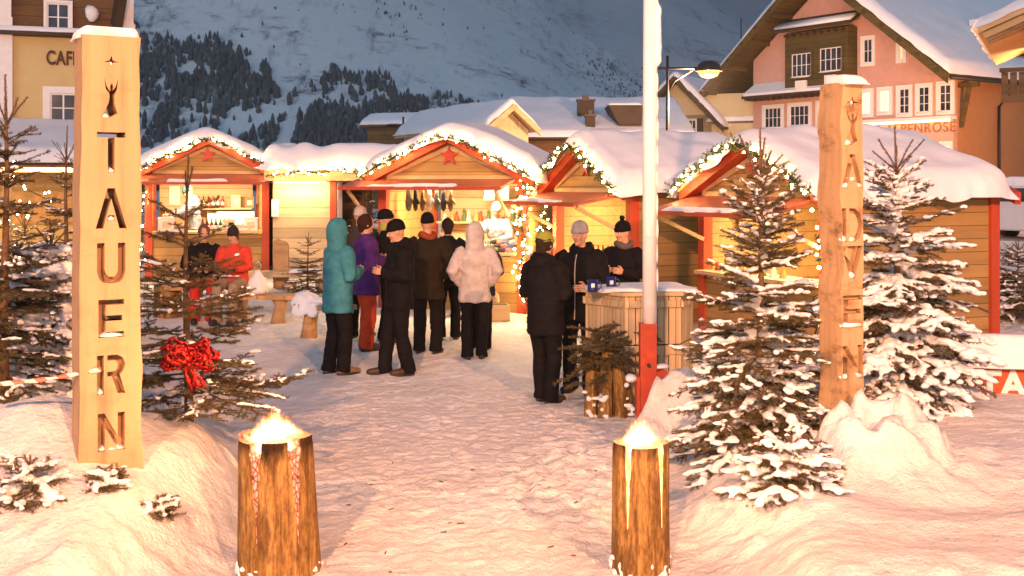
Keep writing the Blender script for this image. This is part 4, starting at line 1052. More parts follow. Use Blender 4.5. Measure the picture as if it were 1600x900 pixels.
kc = [m_fabric('knit_pink', (0.5, 0.16, 0.16)), m_fabric('knit_blue', (0.08, 0.12, 0.28)), m_fabric('knit_white', (0.6, 0.56, 0.52)), m_fabric('knit_green', (0.15, 0.22, 0.06)), m_fabric('knit_dark', (0.05, 0.04, 0.05))]
for k in range(18):
    m = MB().ball((0, 0, 0.045), (0.085, 0.07, 0.05), 12, 8, amp=0.25, seed=k); o = m.build('knitted_hat', kc[k % 5], None, True)
    MB().lathe([(0.066, 0.005), (0.078, 0.015), (0.068, 0.03)], n=14).build('brim', kc[(k+2) % 5], o, True)
    tag(o, ('pink', 'blue', 'white', 'green', 'dark')[k % 5]+' knitted hat in the pile at the right of the middle counter', 'hat', 'knitted hats on the counter'); put(B_, o, 1.62+0.11*(k % 6), 0.0+0.12*(k//6), 0.945+0.05*(k//6), k)
dcr = MB()
for k in range(12): dcr.bar((0.0+0.04*k, 0, 0), (0.0+0.04*k, 0, 0.22), 0.012, 0.012)
for z in (0.01, 0.2): dcr.bar((-0.01, 0, z), (0.46, 0, z), 0.014, 0.014); dcr.bar((-0.01, 0.2, z), (0.46, 0.2, z), 0.014, 0.014)
o = dcr.build('display_rack', fig_m[0]); tag(o, 'pale slatted display rack before the seller of the middle stall', 'rack'); put(B_, o, 1.35, 0.16, 0.945)
# green poster, price boards and cups in the stall behind the bar table
o = MB().box((0, 0, 0.42), (1.1, 0.02, 0.84)).build('poster', m_plain('poster_green', (0.34, 0.52, 0.10), 0.5, 0.15, 2))
for (x, z, w, h, m_) in ((-0.3, 0.55, 0.22, 0.26, REDSTAR), (0.05, 0.60, 0.26, 0.18, KRAFT), (0.32, 0.50, 0.20, 0.28, PAPER), (-0.05, 0.2, 0.8, 0.18, PAPER)): MB().box((x, -0.012, z), (w, 0.006, h)).build('picture', m_, o)
tag(o, 'bright green poster with pictures on the back wall of the drinks stall', 'poster'); put(C_, o, C_.W-0.06, 1.15, 1.06, R(-90))
for k in range(5):
    o = MB().lathe([(0.03, 0), (0.04, 0.10), (0.037, 0.10), (0.028, 0.006)], n=12).build('paper_cup', PAPER, None, True); tag(o, 'white cup on the counter of the drinks stall', 'cup', 'cups on the drinks stall'); put(C_, o, 0.35+0.12*k, 0.0, 0.945)
# straw star hanging under the lid of the right stall
m = MB()
for k in range(9):
    a = PI*k/9; m.bar((-0.13*math.cos(a), 0, -0.13*math.sin(a)), (0.13*math.cos(a), 0, 0.13*math.sin(a)), 0.012, 0.010, (0, 1, 0))
o = m.build('straw_star', m_plain('straw', (0.50, 0.26, 0.07))); tag(o, 'golden straw star hanging in the stall behind the left snowy spruce', 'ornament'); put(D_, o, 0.55, 0.2, 1.62)
# door fittings on the boarded side of the right stall
for (st, x, z) in ((D_, 0.95, 1.55),):
    m = MB(); m.box((0, 0, 0), (0.05, 0.02, 0.16)); m.box((0.0, -0.02, -0.02), (0.08, 0.03, 0.03)); h_ = m.build('hatch_latch', m_plain('steel', (0.4, 0.4, 0.4), 0.35, metal=0.9), st.t)
    h_.location = (st.W+0.035, x, z); h_.rotation_euler = (0, 0, R(90))
    j = MB().box((0, 0, 0), (0.012, 0.006, 1.3)).build('hatch_joint', DARKW, st.t); j.location = (st.W+0.028, x+0.02, 1.1); j.rotation_euler = (0, 0, R(90))
# ------------------------------------------------------------------ carved entrance posts
def letter_polys(ch):
    return {
     'T': [[(0, 1), (1, 1), (1, .87), (.62, .87), (.62, 0), (.38, 0), (.38, .87), (0, .87)]],
     'A': [[(0, 0), (.24, 0), (.5, .74), (.76, 0), (1, 0), (.62, 1), (.38, 1)], [(.36, .20), (.64, .20), (.60, .33), (.40, .33)]],
     'U': [[(0, 1), (.27, 1), (.27, .34), (.32, .22), (.42, .16), (.58, .16), (.68, .22), (.73, .34), (.73, 1), (1, 1), (1, .30), (.93, .12), (.80, .03), (.62, 0), (.38, 0), (.20, .03), (.07, .12), (0, .30)]],
     'E': [[(0, 1), (1, 1), (1, .86), (.28, .86), (.28, .58), (.92, .58), (.92, .44), (.28, .44), (.28, .15), (1, .15), (1, 0), (0, 0)]],
     'R': [[(0, 0), (.24, 0), (.24, 1), (0, 1)], [(.36, 1), (.70, 1), (.90, .92), (1, .75), (.93, .58), (.80, .48), (1, 0), (.73, 0), (.52, .45), (.36, .45), (.36, .57), (.62, .58), (.72, .66), (.73, .78), (.62, .86), (.36, .86)]],
     'N': [[(0, 0), (0, 1), (.25, 1), (.74, .36), (.74, 1), (1, 1), (1, 0), (.76, 0), (.26, .64), (.26, 0)]],
     'D': [[(0, 0), (.22, 0), (.22, 1), (0, 1)], [(.34, 1), (.62, 1), (.86, .86), (1, .5), (.86, .14), (.62, 0), (.34, 0), (.34, .15), (.56, .16), (.70, .28), (.76, .5), (.70, .72), (.56, .84), (.34, .85)]],
     'V': [[(0, 1), (.24, 1), (.5, .26), (.76, 1), (1, 1), (.62, 0), (.38, 0)]],
     '*': [[(.5, 1), (.6, .55), (1, .35), (.62, .32), (.5, 0), (.38, .32), (0, .35), (.40, .55)]],
     'Y': [[(.16, 1.0), (.22, .72), (.40, .60), (.42, .52), (.36, .36), (.10, .10), (.0, .0), (.42, .0), (.80, .12), (.66, .36), (.64, .56), (.78, .70), (.84, 1.0), (.72, .78), (.58, .68), (.60, .76), (.56, .84), (.48, .84), (.44, .76), (.46, .66), (.28, .78)]],
    }[ch]
def carved_post(label, loc, rz, Wb, Wt, H, thick, items, mat, seed, rough_side=0, recess=None, backing=None):
    """slab on end with letters sawn right through; items are (letter, centre z, height, width)"""
    t = thing('carved_post', label, 'carved post', loc, rz, 'carved posts of the entrance')
    cu = bpy.data.curves.new('slab', 'CURVE'); cu.dimensions = '2D'; cu.fill_mode = 'BOTH'; cu.extrude = thick/2
    n = 40
    def edge(z, sgn):
        w = (Wb+(Wt-Wb)*z/H)/2
        k = 0.007*float(vn3(z*2.1, sgn*5.0, 0, seed))+0.006*float(vn3(z*6, sgn*5.0, 0, seed+1))
        if rough_side == sgn: k = k*2.6
        return sgn*(w+k)
    pts = [(edge(H*i/n, 1), H*i/n) for i in range(n+1)]+[(edge(H*i/n, -1), H*i/n) for i in range(n, -1, -1)]
    pts += [(edge(0, -1)*(1-2*k/8), 0) for k in range(1, 8)]
    def spl(p):
        s = cu.splines.new('POLY'); s.points.add(len(p)-1); s.use_cyclic_u = True
        for q, (a, b) in zip(s.points, p): q.co = (a, b, 0, 1)
    spl(pts)
    ledges = []
    for ch, zc, h, w in items:
        for poly in letter_polys(ch):
            dense = []
            P0 = [((a-0.5)*w, zc+(b-0.5)*h) for a, b in poly]
            for i in range(len(P0)):
                a, b = P0[i], P0[(i+1) % len(P0)]
                m = max(1, int(math.hypot(b[0]-a[0], b[1]-a[1])/0.05))
                for j in range(m): dense.append((a[0]+(b[0]-a[0])*j/m, a[1]+(b[1]-a[1])*j/m))
            spl(dense)
            # upward facing bottoms of the cut: snow lies there
            zs = [b for a, b in P0]; zmin = min(zs)
            xs = [a for a, b in P0 if b < zmin+0.02]
            ledges.append((min(xs), max(xs), zmin))
    ob = bpy.data.objects.new('slab', cu); COL.objects.link(ob)
    dg = bpy.context.evaluated_depsgraph_get(); me = bpy.data.meshes.new_from_object(ob.evaluated_get(dg)); bpy.data.objects.remove(ob)
    co = np.empty(len(me.vertices)*3); me.vertices.foreach_get('co', co); co = co.reshape(-1, 3)
    # stand it up: curve x,y,z -> x, z(up), -y
    new = np.stack([co[:, 0], -co[:, 2], co[:, 1]], 1)
    if recess: new[:, 1] = np.where(new[:, 1] > 0, -thick/2+recess, new[:, 1])
    # sawn top slopes a little
    me.vertices.foreach_set('co', new.ravel()); me.update()
    me.materials.clear(); me.materials.append(mat)
    o = bpy.data.objects.new('slab', me); COL.objects.link(o); o.parent = t
    md = o.modifiers.new('b', 'BEVEL'); md.width = 0.006; md.segments = 2; md.limit_method = 'ANGLE'; md.angle_limit = R(50)
    if recess:
        bk = MB(); V = []; nn = 40
        for i in range(nn+1):
            z = H*i/nn-0.0; a, b_ = edge(z, -1), edge(z, 1)
            V += [(a-0.002, -thick/2+recess+0.001, z), (b_+0.002, -thick/2+recess+0.001, z), (b_+0.002, thick/2, z), (a-0.002, thick/2, z)]
        Fc = [[i*4+j, i*4+(j+1) % 4, (i+1)*4+(j+1) % 4, (i+1)*4+j] for i in range(nn) for j in range(4)]+[[0, 1, 2, 3], [nn*4, nn*4+1, nn*4+2, nn*4+3]]
        bk.add(V, Fc).build('slab_core', mat, t)
    if backing:
        MB().box((0, 0.025, (backing[0]+backing[1])/2), (backing[2], thick-0.13, backing[1]-backing[0])).build('slab_core', mat, t)
    # snow on top and on the sills of the letters
    snow_slab((-Wt/2-0.012, Wt/2+0.012), (-thick/2-0.012, thick/2+0.012), lambda a, b: H+0.002+a*0, 0.040, 0.05, 24, 16, seed, 0.12, 0.008).build('snow_cap', SNOW_TREE, t, True)
    sn = MB()
    r = random.Random(seed)
    for (xa_, xb_, z) in ledges:
        if r.random() < 0.9:
            sn.loft([(xa_-0.002, 0, z+0.005), ((xa_+xb_)/2, 0, z+0.012), (xb_+0.002, 0, z+0.005)], [0.010, 0.026, 0.016], [thick*0.42, thick*0.5+0.008, thick*0.45], (0, 0, 1), 12)
            if recess: sn.v[-1][:, 1] = sn.v[-1][:, 1]*0.15-thick/2+recess*0.45; sn.v[-1][:, 2] += 0.010
    sn.build('letter_snow', SNOW_TREE, t, True)['kind'] = 'stuff'
    return t
Yt = 6.8; st_ = Yt/F
def zt(py): return PZ(py, Yt)
pz0 = 0.28
let = [('*', 98, 16, 22), ('Y', 155, 62, 30), ('T', 239, 62, 42), ('A', 325, 62, 46), ('U', 409, 62, 42), ('E', 494, 58, 38), ('R', 580, 60, 42), ('N', 668, 58, 40)]
items = [(c, zt(py)-pz0, h*st_, w*st_) for c, py, h, w in let]
carved_post('tall carved post reading TAUERN in the left snow bank', (PX(167, Yt), Yt, pz0), R(30), 0.365, 0.325, zt(60)-pz0, 0.27, items, LARCH, 5, backing=(zt(712)-pz0, zt(372)-pz0, 0.21))
Yq = 8.0; sq_ = Yq/F
pz1 = 0.30
let = [('*', 160, 16, 24), ('Y', 199, 58, 32), ('A', 268, 52, 40), ('D', 351, 52, 40), ('V', 408, 50, 40), ('E', 484, 50, 38), ('N', 562, 52, 40)]
items = [(c, PZ(py, Yq)-pz1, h*sq_, w*sq_) for c, py, h, w in let]
carved_post('carved post reading ADVEN between the two big spruces, its foot in a snow mound', (PX(1314, Yq), Yq, pz1), R(22), 0.205, 0.165, PZ(131, Yq)-pz1, 0.25, items, LARCH_R, 9, -1, recess=0.05)

# barrier tape tied to the left post
tp = []
for k in range(40):
    f = k/39; x = PX(-40+f*195, 6.6+0.0*f); y = 6.55+0.08*f
    tp.append((x, y, PZ(600-22*f+5*math.sin(PI*f), 6.6)))
tmat, nt, b = new_mat('barrier_tape')
wv = nd(nt, 'ShaderNodeTexWave', Scale=4.2, Distortion=0.0); wv.bands_direction = 'DIAGONAL'; nt.links.new(coords(nt), wv.inputs['Vector'])
rp = ramp(nt, wv.outputs[1], [(0.46, (0.55, 0.14, 0.08)), (0.54, (0.72, 0.62, 0.55))]); nt.links.new(rp.outputs[0], b.inputs['Base Color']); b.inputs['Roughness'].default_value = 0.4
m = MB(); m.loft(tp, [0.012+0.004*math.sin(k*0.7) for k in range(40)], 0.004, (0, 0.35, 1), 8)
o = m.build('barrier_tape', tmat, None, True); tag(o, 'twisted red and white barrier tape tied to the left carved post', 'tape')

# ------------------------------------------------------------------ Swedish torches
def m_ember():
    m, nt, b = new_mat('ember_face')
    v = nd(nt, 'ShaderNodeTexVoronoi', Scale=34.0); v.feature = 'DISTANCE_TO_EDGE'; nt.links.new(coords(nt, (1, 1, 0.75)), v.inputs['Vector'])
    r = ramp(nt, v.outputs[0], [(0.02, (0.16, 0.008, 0.002)), (0.13, (1.0, 0.26, 0.13)), (0.34, (1.0, 0.44, 0.28))])
    nt.links.new(r.outputs[0], b.inputs['Emission Color']); b.inputs['Emission Strength'].default_value = 0.42
    b.inputs['Base Color'].default_value = (0.05, 0.02, 0.01, 1); return m
EMBER = m_ember()
def m_hot():
    m, nt, b = new_mat('ember_hot'); n = noise(nt, coords(nt), 18, 3)
    r = ramp(nt, n, [(0.35, (1, 0.26, 0.05)), (0.65, (1, 0.62, 0.24))]); nt.links.new(r.outputs[0], b.inputs['Emission Color'])
    b.inputs['Emission Strength'].default_value = 0.8; b.inputs['Base Color'].default_value = (0.1, 0.04, 0.02, 1); return m
HOT = m_hot()
def m_flame():
    m, nt, b = new_mat('flame'); nt.nodes.remove(b)
    out = nt.nodes['Material Output']; em = nd(nt, 'ShaderNodeEmission'); 
    tc = nt.nodes.new('ShaderNodeTexCoord'); sx = nt.nodes.new('ShaderNodeSeparateXYZ'); nt.links.new(tc.outputs['Object'], sx.inputs[0])
    # local frame: flame base at z=0, unit radius, height about 1
    n = noise(nt, coords(nt, (2.6, 2.6, 1.1)), 2.1, 4, 0.65)
    r2 = nd(nt, 'ShaderNodeVectorMath', operation='LENGTH'); mp = nt.nodes.new('ShaderNodeMapping'); mp.inputs['Scale'].default_value = (1, 1, 0); nt.links.new(tc.outputs['Object'], mp.inputs[0]); nt.links.new(mp.outputs[0], r2.inputs[0])
    def math_(op, a, b_=None):
        q = nd(nt, 'ShaderNodeMath', operation=op)
        for i, x in enumerate((a, b_)):
            if x is None: continue
            if isinstance(x, (int, float)): q.inputs[i].default_value = x
            else: nt.links.new(x, q.inputs[i])
        return q.outputs[0]
    z = sx.outputs[2]
    w = math_('SUBTRACT', 1.0, z)                       # narrows with height
    d = math_('SUBTRACT', math_('MULTIPLY', w, 0.95), r2.outputs['Value'])
    d = math_('ADD', d, math_('MULTIPLY', math_('SUBTRACT', n, 0.5), 1.1))
    d = math_('MULTIPLY', nd(nt, 'ShaderNodeClamp').outputs[0] if False else math_('MAXIMUM', d, 0.0), 1.0)
    d = math_('MULTIPLY', d, math_('MAXIMUM', math_('SUBTRACT', 1.0, math_('POWER', r2.outputs['Value'], 4.0)), 0.0))
    d = math_('POWER', d, 1.3)
    cr = ramp(nt, d, [(0.0, (1.0, 0.22, 0.04)), (0.25, (1.0, 0.45, 0.14)), (0.7, (1.0, 0.72, 0.36))]); nt.links.new(cr.outputs[0], em.inputs[0])
    nt.links.new(math_('MULTIPLY', d, 210.0), em.inputs[1]); nt.links.new(em.outputs[0], out.inputs['Volume']); return m
FLAME = m_flame()
def torch(label, loc, H, rb, rt, z0, seed, lean, rz, nsec, tips, watts, hot):
    t = thing('log_torch', label, 'log torch', loc, rz, 'burning log torches')
    rng = np.random.default_rng(seed); n = 96; NZ = 26
    off = 0.0
    zs = np.linspace(-0.04, H, NZ)
    # slit half width (metres) by height for every sector boundary
    def slit(zv, tip, wmax): return wmax*np.clip((zv-tip)/(H-tip), 0, 1)**0.75*(0.92+0.28*float(vn3(zv*17, tip*31, 0, seed+3))+0.16*float(vn3(zv*45, tip*31, 0, seed+4)))
    m = MB(); V = []; body = []
    # outer bark surface with V-shaped slits: one closed wedge per sector above its tips, a solid foot below
    foot = min(tips)-0.02
    def rad(a, z):
        r = rb+(rt-rb)*z/H
        return r*(1+0.030*float(vn3(math.cos(a)*1.5, math.sin(a)*1.5, z*1.2, seed))+0.012*float(vn3(math.cos(a)*6, math.sin(a)*6, z*3, seed+1)))
    prof = []
    N = 72; zf_ = np.linspace(-0.06, foot, 10); V = []; Fc = []
    for z in zf_:
        for k in range(N):
            a = 2*PI*k/N; r = rad(a, max(z, 0))*(1.02 if z < 0.02 else 1); V.append((r*math.cos(a)+lean[0]*z, r*math.sin(a)+lean[1]*z, z))
    for i in range(len(zf_)-1):
        for k in range(N): Fc.append([i*N+k, i*N+(k+1) % N, (i+1)*N+(k+1) % N, (i+1)*N+k])
    Fc.append([(len(zf_)-1)*N+k for k in range(N)])
    m.add(V, Fc, 0)
    m.build('log_foot', LOGW, t, True)
    bounds = [2*PI*k/nsec for k in range(nsec)]
    for k in range(nsec):
        a0, a1 = bounds[k], bounds[(k+1) % nsec]+(2*PI if k == nsec-1 else 0)
        t0, t1 = tips[k], tips[(k+1) % nsec]
        w = MB(); V = []; Fc = []; mi = []
        zz = np.linspace(foot-0.002, H+0.012*math.sin(k*2.1), 22); M = 12; per = M+3
        for z in zz:
            r_ = rad((a0+a1)/2, z)
            d0 = max(0.003, float(slit(z, t0, 0.019 if hot else 0.036)))/r_; d1 = max(0.003, float(slit(z, t1, 0.019 if hot else 0.036)))/r_
            for j in range(M+1):
                a = a0+d0+(a1-a0-d0-d1)*j/M; r = rad(a, z)*(0.985 if z > H-0.02 else 1); V.append((r*math.cos(a)+lean[0]*z, r*math.sin(a)+lean[1]*z, z))
            ri = 0.022+0.030*max(0, (z-foot)/(H-foot))
            for a in (a1-0.5, a0+0.5): V.append((ri*math.cos((a0+a1)/2+(0.5 if a > (a0+a1)/2 else -0.5))+lean[0]*z, ri*math.sin((a0+a1)/2+(0.5 if a > (a0+a1)/2 else -0.5))+lean[1]*z, z))
        for i in range(len(zz)-1):
            for j in range(per):
                Fc.append([i*per+j, i*per+(j+1) % per, (i+1)*per+(j+1) % per, (i+1)*per+j]); mi.append(0 if j < M else 1)
        Fc.append([(len(zz)-1)*per+j for j in range(per)]); mi.append(2)
        w.add(V, Fc); w.mi = mi
        w.build('log_wedge', [LOGW, HOT if hot else EMBER, m_char], t, False)
    # fire in the middle
    MB().lathe([(0.02, foot), (0.05, foot+0.02), (0.07, H-0.12), (0.03, H-0.05)], (0, 0, 0), 12).build('ember_core', HOT, t, True)
    for (dx, dy, fr, fh) in ((0.0, 0.0, rt*1.15, 0.20), (rt*0.42, -0.02, rt*0.62, 0.20), (-rt*0.40, 0.02, rt*0.65, 0.16), (rt*0.12, 0.03, rt*0.42, 0.24), (-rt*0.12, -0.04, rt*0.40, 0.22)):
        fm = MB().ball((0, 0, 0.5), (1.0, 1.0, 0.62), 16, 10); f = fm.build('flame', FLAME, t, True)
        f.location = (lean[0]*H+dx, lean[1]*H+dy, H-0.06); f.scale = (fr, fr, fh)
    l = bpy.data.lights.new('torch_fire', 'POINT'); l.energy = watts; l.color = (1, 0.46, 0.20); l.shadow_soft_size = 0.12
    lo = bpy.data.objects.new('torch_fire', l); COL.objects.link(lo); lo.parent = t; lo.location = (lean[0]*H, lean[1]*H, H+0.13)
    # snow frozen on the foot
    sn = MB(); r = random.Random(seed)
    for k in range(46):
        a = r.uniform(0, 2*PI); z = abs(r.gauss(0, 0.035)); q = rad(a, z)*1.0; sn.ball((q*math.cos(a), q*math.sin(a), z), (0.016*r.uniform(0.5, 1.5), 0.016*r.uniform(0.5, 1.5), 0.014*r.uniform(0.5, 1.6)), 8, 6, amp=0.45, seed=k)
    fz = sn.build('frozen_snow', SNOW_TREE, t, True); fz['kind'] = 'stuff'; bake_remesh(fz, 0.009, 3)
    return t
m_char = m_plain('charred_wood', (0.05, 0.025, 0.012), 0.9, 0.5, 30)
Y1 = 6.5
zl_ = gz(PX(437, Y1), Y1)
torch('thick leaning log torch with wide glowing slits at the left', (PX(437, Y1), Y1, zl_), PZ(678, Y1)-zl_, 0.232, 0.212, 0, 3, (0.055, 0.0), R(-110), 6, [0.36, 0.30, 0.22, 0.42, 0.40, 0.30], 22, False)
zr_ = gz(PX(1001, Y1), Y1)
torch('slim upright log torch with two narrow burning slits at the right', (PX(1001, Y1), Y1, zr_), PZ(692, Y1)-zr_, 0.168, 0.160, 0, 8, (0.0, 0.0), R(-122), 5, [0.30, 0.36, 0.33, 0.4, 0.4], 20, True)

# ------------------------------------------------------------------ flagpole on its red steel stand
Yf = 10.2; xf = PX(1012, Yf); zf0 = gz(xf, Yf)
fp = thing('flagpole', 'white flagpole with red steel stand and snow frozen to its side', 'flagpole', (xf, Yf, zf0))
zj = PZ(505, Yf)-zf0
MB().tube([(0.02, 0, zj-0.1), (0.02, 0, zj+1.5), (0.025, 0, 4.6)], [0.066, 0.066, 0.062], 20).build('pole', WHITE_P, fp, True)
MB().box((0.0, 0, zj/2-0.15), (0.145, 0.145, zj+0.3)).build('stand', REDMETAL, fp)
b_ = MB(); b_.box((-0.09, 0.02, 0.22), (0.03, 0.16, 0.55)); b_.build('stand_plate', REDMETAL, fp)
b_ = MB(); b_.prism([(0.074, -0.2), (0.15, -0.2), (0.18, 0.30), (0.255, 0.42), (0.25, 0.50), (0.13, 0.56), (0.074, 0.54)], -0.08, 0.08); b_.build('stand_arm', REDMETAL, fp)
for (x, z) in ((0.19, 0.46), (0.0, 0.6), (0.0, 0.12)):
    MB().tube([(x, -0.10, z), (x, -0.06, z)], 0.018, 8).build('bolt', BLACKM, fp)
sn = MB()
rng = random.Random(4)
for k in range(26):
    z = PZ(20, Yf)-zf0+0.02-k*0.045; 
    if z > PZ(102, Yf)-zf0: sn.ball((0.092, -0.01, z), (0.034, 0.05, 0.05), 8, 6, amp=0.3, seed=k)
for k in range(14): sn.ball((0.082+0.004*rng.random(), -0.02, zj+0.4+0.22*k), (0.014, 0.03, 0.10), 8, 6, amp=0.4, seed=k+40)
sn.ball((-0.15, -0.03, 0.48), (0.06, 0.09, 0.035), 10, 6, amp=0.3, seed=2); sn.ball((0.12, 0, 0.575), (0.07, 0.07, 0.025), 10, 6, amp=0.3, seed=5)
sn = sn.build('frozen_snow', SNOW_TREE, fp, True); bake_remesh(sn, 0.014, 3); sn['kind'] = 'stuff'

# ------------------------------------------------------------------ bar table of pallet boards, log bundle with fir twigs, mugs
Yb = 11.3
bt = thing('bar_table', 'six sided bar table of upright pallet boards with snowy top', 'bar table', (PX(1002, Yb+0.3), Yb+0.45, gz(1.3, Yb)), R(8))
zb_ = bt.location[2]; hb = PZ(456, Yb)-zb_
rb_ = 0.56; hexp = [(rb_*math.cos(PI/3*k+PI/6*0), rb_*math.sin(PI/3*k)) for k in range(6)]
MB().prism([(a*1.10, b*1.10) for a, b in hexp], hb-0.035, hb, 'xy').build('table_top', PINE_P, bt)
snow_slab((-0.52, 0.52), (-0.44, 0.44), lambda a, b: hb+0.001+a*0, 0.022, 0.12, 30, 24, 6, 0.25).build('top_snow', SNOW, bt, True)
for k in range(6):
    a, b = np.array(hexp[k]), np.array(hexp[(k+1) % 6]); mid = (a+b)/2; L = np.linalg.norm(b-a); ang = math.atan2(b[1]-a[1], b[0]-a[0])
    up_ = MB(); lo_ = MB(); nb = 5
    for j in range(nb):
        up_.box((-L/2+L*(j+0.5)/nb, 0, hb*0.76), (L/nb-0.010, 0.022, hb*0.42), (0, 0, 0))
        lo_.box((-L/2+L*(j+0.5)/nb, 0, hb*0.26), (L/nb-0.012, 0.022, hb*0.52))
    lo_.box((0, 0.018, hb*0.50), (L+0.02, 0.02, 0.09)); up_.box((0, 0.03, hb*0.9), (L, 0.02, 0.07))
    for q in (up_, lo_):
        side = q.build('side_boards', PINE_V, bt); side.location = (mid[0], mid[1], 0); side.rotation_euler = (0, 0, ang+PI)
mug_m = m_plain('mug_blue', (0.015, 0.022, 0.12), 0.25, 0.1)
for k, (px, Ym, lab) in enumerate(((926, 11.15, 'dark blue mug at the left corner of the bar table'), (955, 11.5, 'dark blue mug beside the flagpole on the bar table'))):
    mg = MB().lathe([(0.036, 0), (0.040, 0.01), (0.040, 0.098), (0.036, 0.098), (0.034, 0.012), (0.0, 0.012)], n=18).build('mug', mug_m, None, True)
    MB().tube([(0.038*1.0+0.03*math.sin(a), 0, 0.05+0.03*math.cos(a)) for a in np.linspace(0, PI, 9)], 0.006, 6).build('mug_handle', mug_m, mg, True)
    MB().box((0, -0.0405, 0.055), (0.028, 0.003, 0.03)).build('emblem', PAPER, mg)
    mg.location = (PX(px, Ym), Ym, zb_+hb+0.012); mg.scale = (1.25,)*3; tag(mg, lab, 'mug', 'mugs on the bar table')
# two round wooden stool tops behind the table
# bundle of split logs with fir twigs in front of the table
lb = thing('log_bundle', 'snowy bundle of split logs leaning on the bar table', 'log bundle', (PX(948, 11.0), 10.85, gz(0.95, 10.9)))
rg = random.Random(8)
for k, (x, y, h, r) in enumerate(((-0.17, 0.0, 0.50, 0.062), (-0.03, -0.06, 0.62, 0.07), (0.12, -0.04, 0.48, 0.068), (-0.10, 0.10, 0.58, 0.06), (0.06, 0.10, 0.66, 0.06), (0.20, 0.04, 0.36, 0.055))):
    MB().tube([(x, y, -0.05), (x*0.95, y, h*0.5), (x*0.85+rg.uniform(-.02, .02), y+0.02, h)], [r, r*0.95, r*0.9], 9).build('split_log', LOGW, lb, False)
sn = MB()
for k in range(30): sn.ball((rg.uniform(-0.24, 0.22), rg.uniform(-0.16, 0.0), abs(rg.gauss(0, 0.14))), (rg.uniform(0.02, 0.05), 0.03, rg.uniform(0.015, 0.03)), 8, 6, amp=0.4, seed=k)
ls_ = bake_remesh(sn.build('log_snow', SNOW_TREE, lb, True), 0.012, 2); ls_['kind'] = 'stuff'
rngb = np.random.default_rng(77)
def fir_spray(n, base, spread, L, rng, droop=0.5):
    A, B = [], []
    for k in range(n):
        p = np.array(base)+rng.normal(size=3)*np.array(spread); a = rng.uniform(0, 2*PI); d = np.array((math.cos(a), math.sin(a)*0.8-0.25, rng.uniform(-0.3, 0.35)))
        d /= np.linalg.norm(d); q = p.copy(); l = L*rng.uniform(0.6, 1.1)
        for s in range(6):
            e = q+d*l/6; A.append(q.copy()); B.append(e.copy())
            for sg in (-1, 1):
                sd = np.cross(d, (0, 0, 1))*sg*0.8+d*0.6+rng.normal(size=3)*0.15; sd /= np.linalg.norm(sd); A.append(e.copy()); B.append(e+sd*l*0.34*(1-s/7))
            q = e; d = d+np.array((0, 0, -droop*0.12)); d /= np.linalg.norm(d)
    return np.array(A), np.array(B)
fb = thing('fir_twigs', 'bunch of dark fir twigs tucked over the log bundle by the bar table', 'fir twigs', (PX(948, 11.0), 10.80, gz(0.95, 10.9)+0.56))
A1, B1 = fir_spray(70, (0.03, 0.0, 0.04), (0.13, 0.07, 0.11), 0.30, rngb)
V, T = needles(A1, B1, rngb, 700, 0.024, 0.0048); fast_mesh('needles', V, T, [NEEDLE_D], parent=fb)
tw = MB()
for a, b in zip(A1, B1): tw.tube([a, b], 0.004, 3, cap=False)
tw.build('twigs', TWIG, fb, recalc=False)

# ------------------------------------------------------------------ benches, stools, plank seat, bag
def live_slab(L, Wd, th, seed):
    m = MB(); n = 24; pts = []
    for k in range(n): pts.append((-L/2+L*k/(n-1), -Wd/2+0.03*math.sin(k*0.7+seed)+0.015*math.sin(k*2.1)))
    for k in range(n-1, -1, -1): pts.append((-L/2+L*k/(n-1), Wd/2+0.03*math.sin(k*0.5+seed*2)))
    return m.prism(pts, 0, th, 'xy')
def log_bench(label, loc, rz, L, h, legs, group='rough wooden benches', snow=None):
    t = thing('log_bench', label, 'bench', loc, rz, group)
    live_slab(L, 0.36, 0.065, 1.0+L).build('seat', BENCHW, t).location = (0, 0, h-0.065)
    for x in legs:
        m = MB(); m.loft([(x-0.03, 0, -0.04), (x-0.01, 0, h*0.3), (x+0.02, 0, h*0.65), (x, 0, h-0.062)], [0.12, 0.095, 0.09, 0.12], [0.13, 0.11, 0.11, 0.13], (1, 0, 0), 10); m.build('leg', BENCHW, t, True)
    if snow:
        s = MB()
        for (x, q, r_) in snow: s.ball((x, -0.02, h+0.0+r_*0.15), (q, 0.20, r_), 14, 10, amp=0.3, seed=int(x*9)); s.ball((x+0.02, -0.17, h-0.08), (q*0.7, 0.05, 0.12), 10, 8, amp=0.3, seed=3)
        bake_remesh(s.build('seat_snow', SNOW_TREE, t, True), 0.025, 4)
    return t
Y3 = 17.0
log_bench('rough plank bench beside the woman in the red jacket', (PX(412, Y3), Y3, gz(-3.7, Y3)), R(-4), 1.05, PZ(460, Y3)-gz(-3.7, Y3), (0.24,))
Y4 = 15.6
log_bench('snow covered log bench behind the person in turquoise', (PX(505, Y4), Y4, gz(-2.6, Y4)), R(-35), 0.9, PZ(475, Y4)-gz(-2.6, Y4), (-0.25, 0.28), snow=[(-0.3, 0.22, 0.13), (-0.05, 0.2, 0.07)])
Y5 = 17.5
log_bench('low plank bench under the two seated visitors', (PX(325, Y5), Y5+0.05, gz(-4.7, Y5)), R(3), 1.3, 0.50, (-0.2, 0.5))
st = MB().tube([(0, 0, -0.05), (0, 0, 0.25), (0, 0, 0.48)], [0.22, 0.21, 0.21], 18).build('log_stool', LOGW, None, True); MB().tube([(0, 0, 0.481), (0, 0, 0.485)], 0.195, 18).build('cut_face', BENCHW, st); st.location = (PX(262, 17.6), 17.6, gz(-5.2, 17.6)); tag(st, 'thick log stool left of the seated visitors', 'stool')
Y6 = 20.8
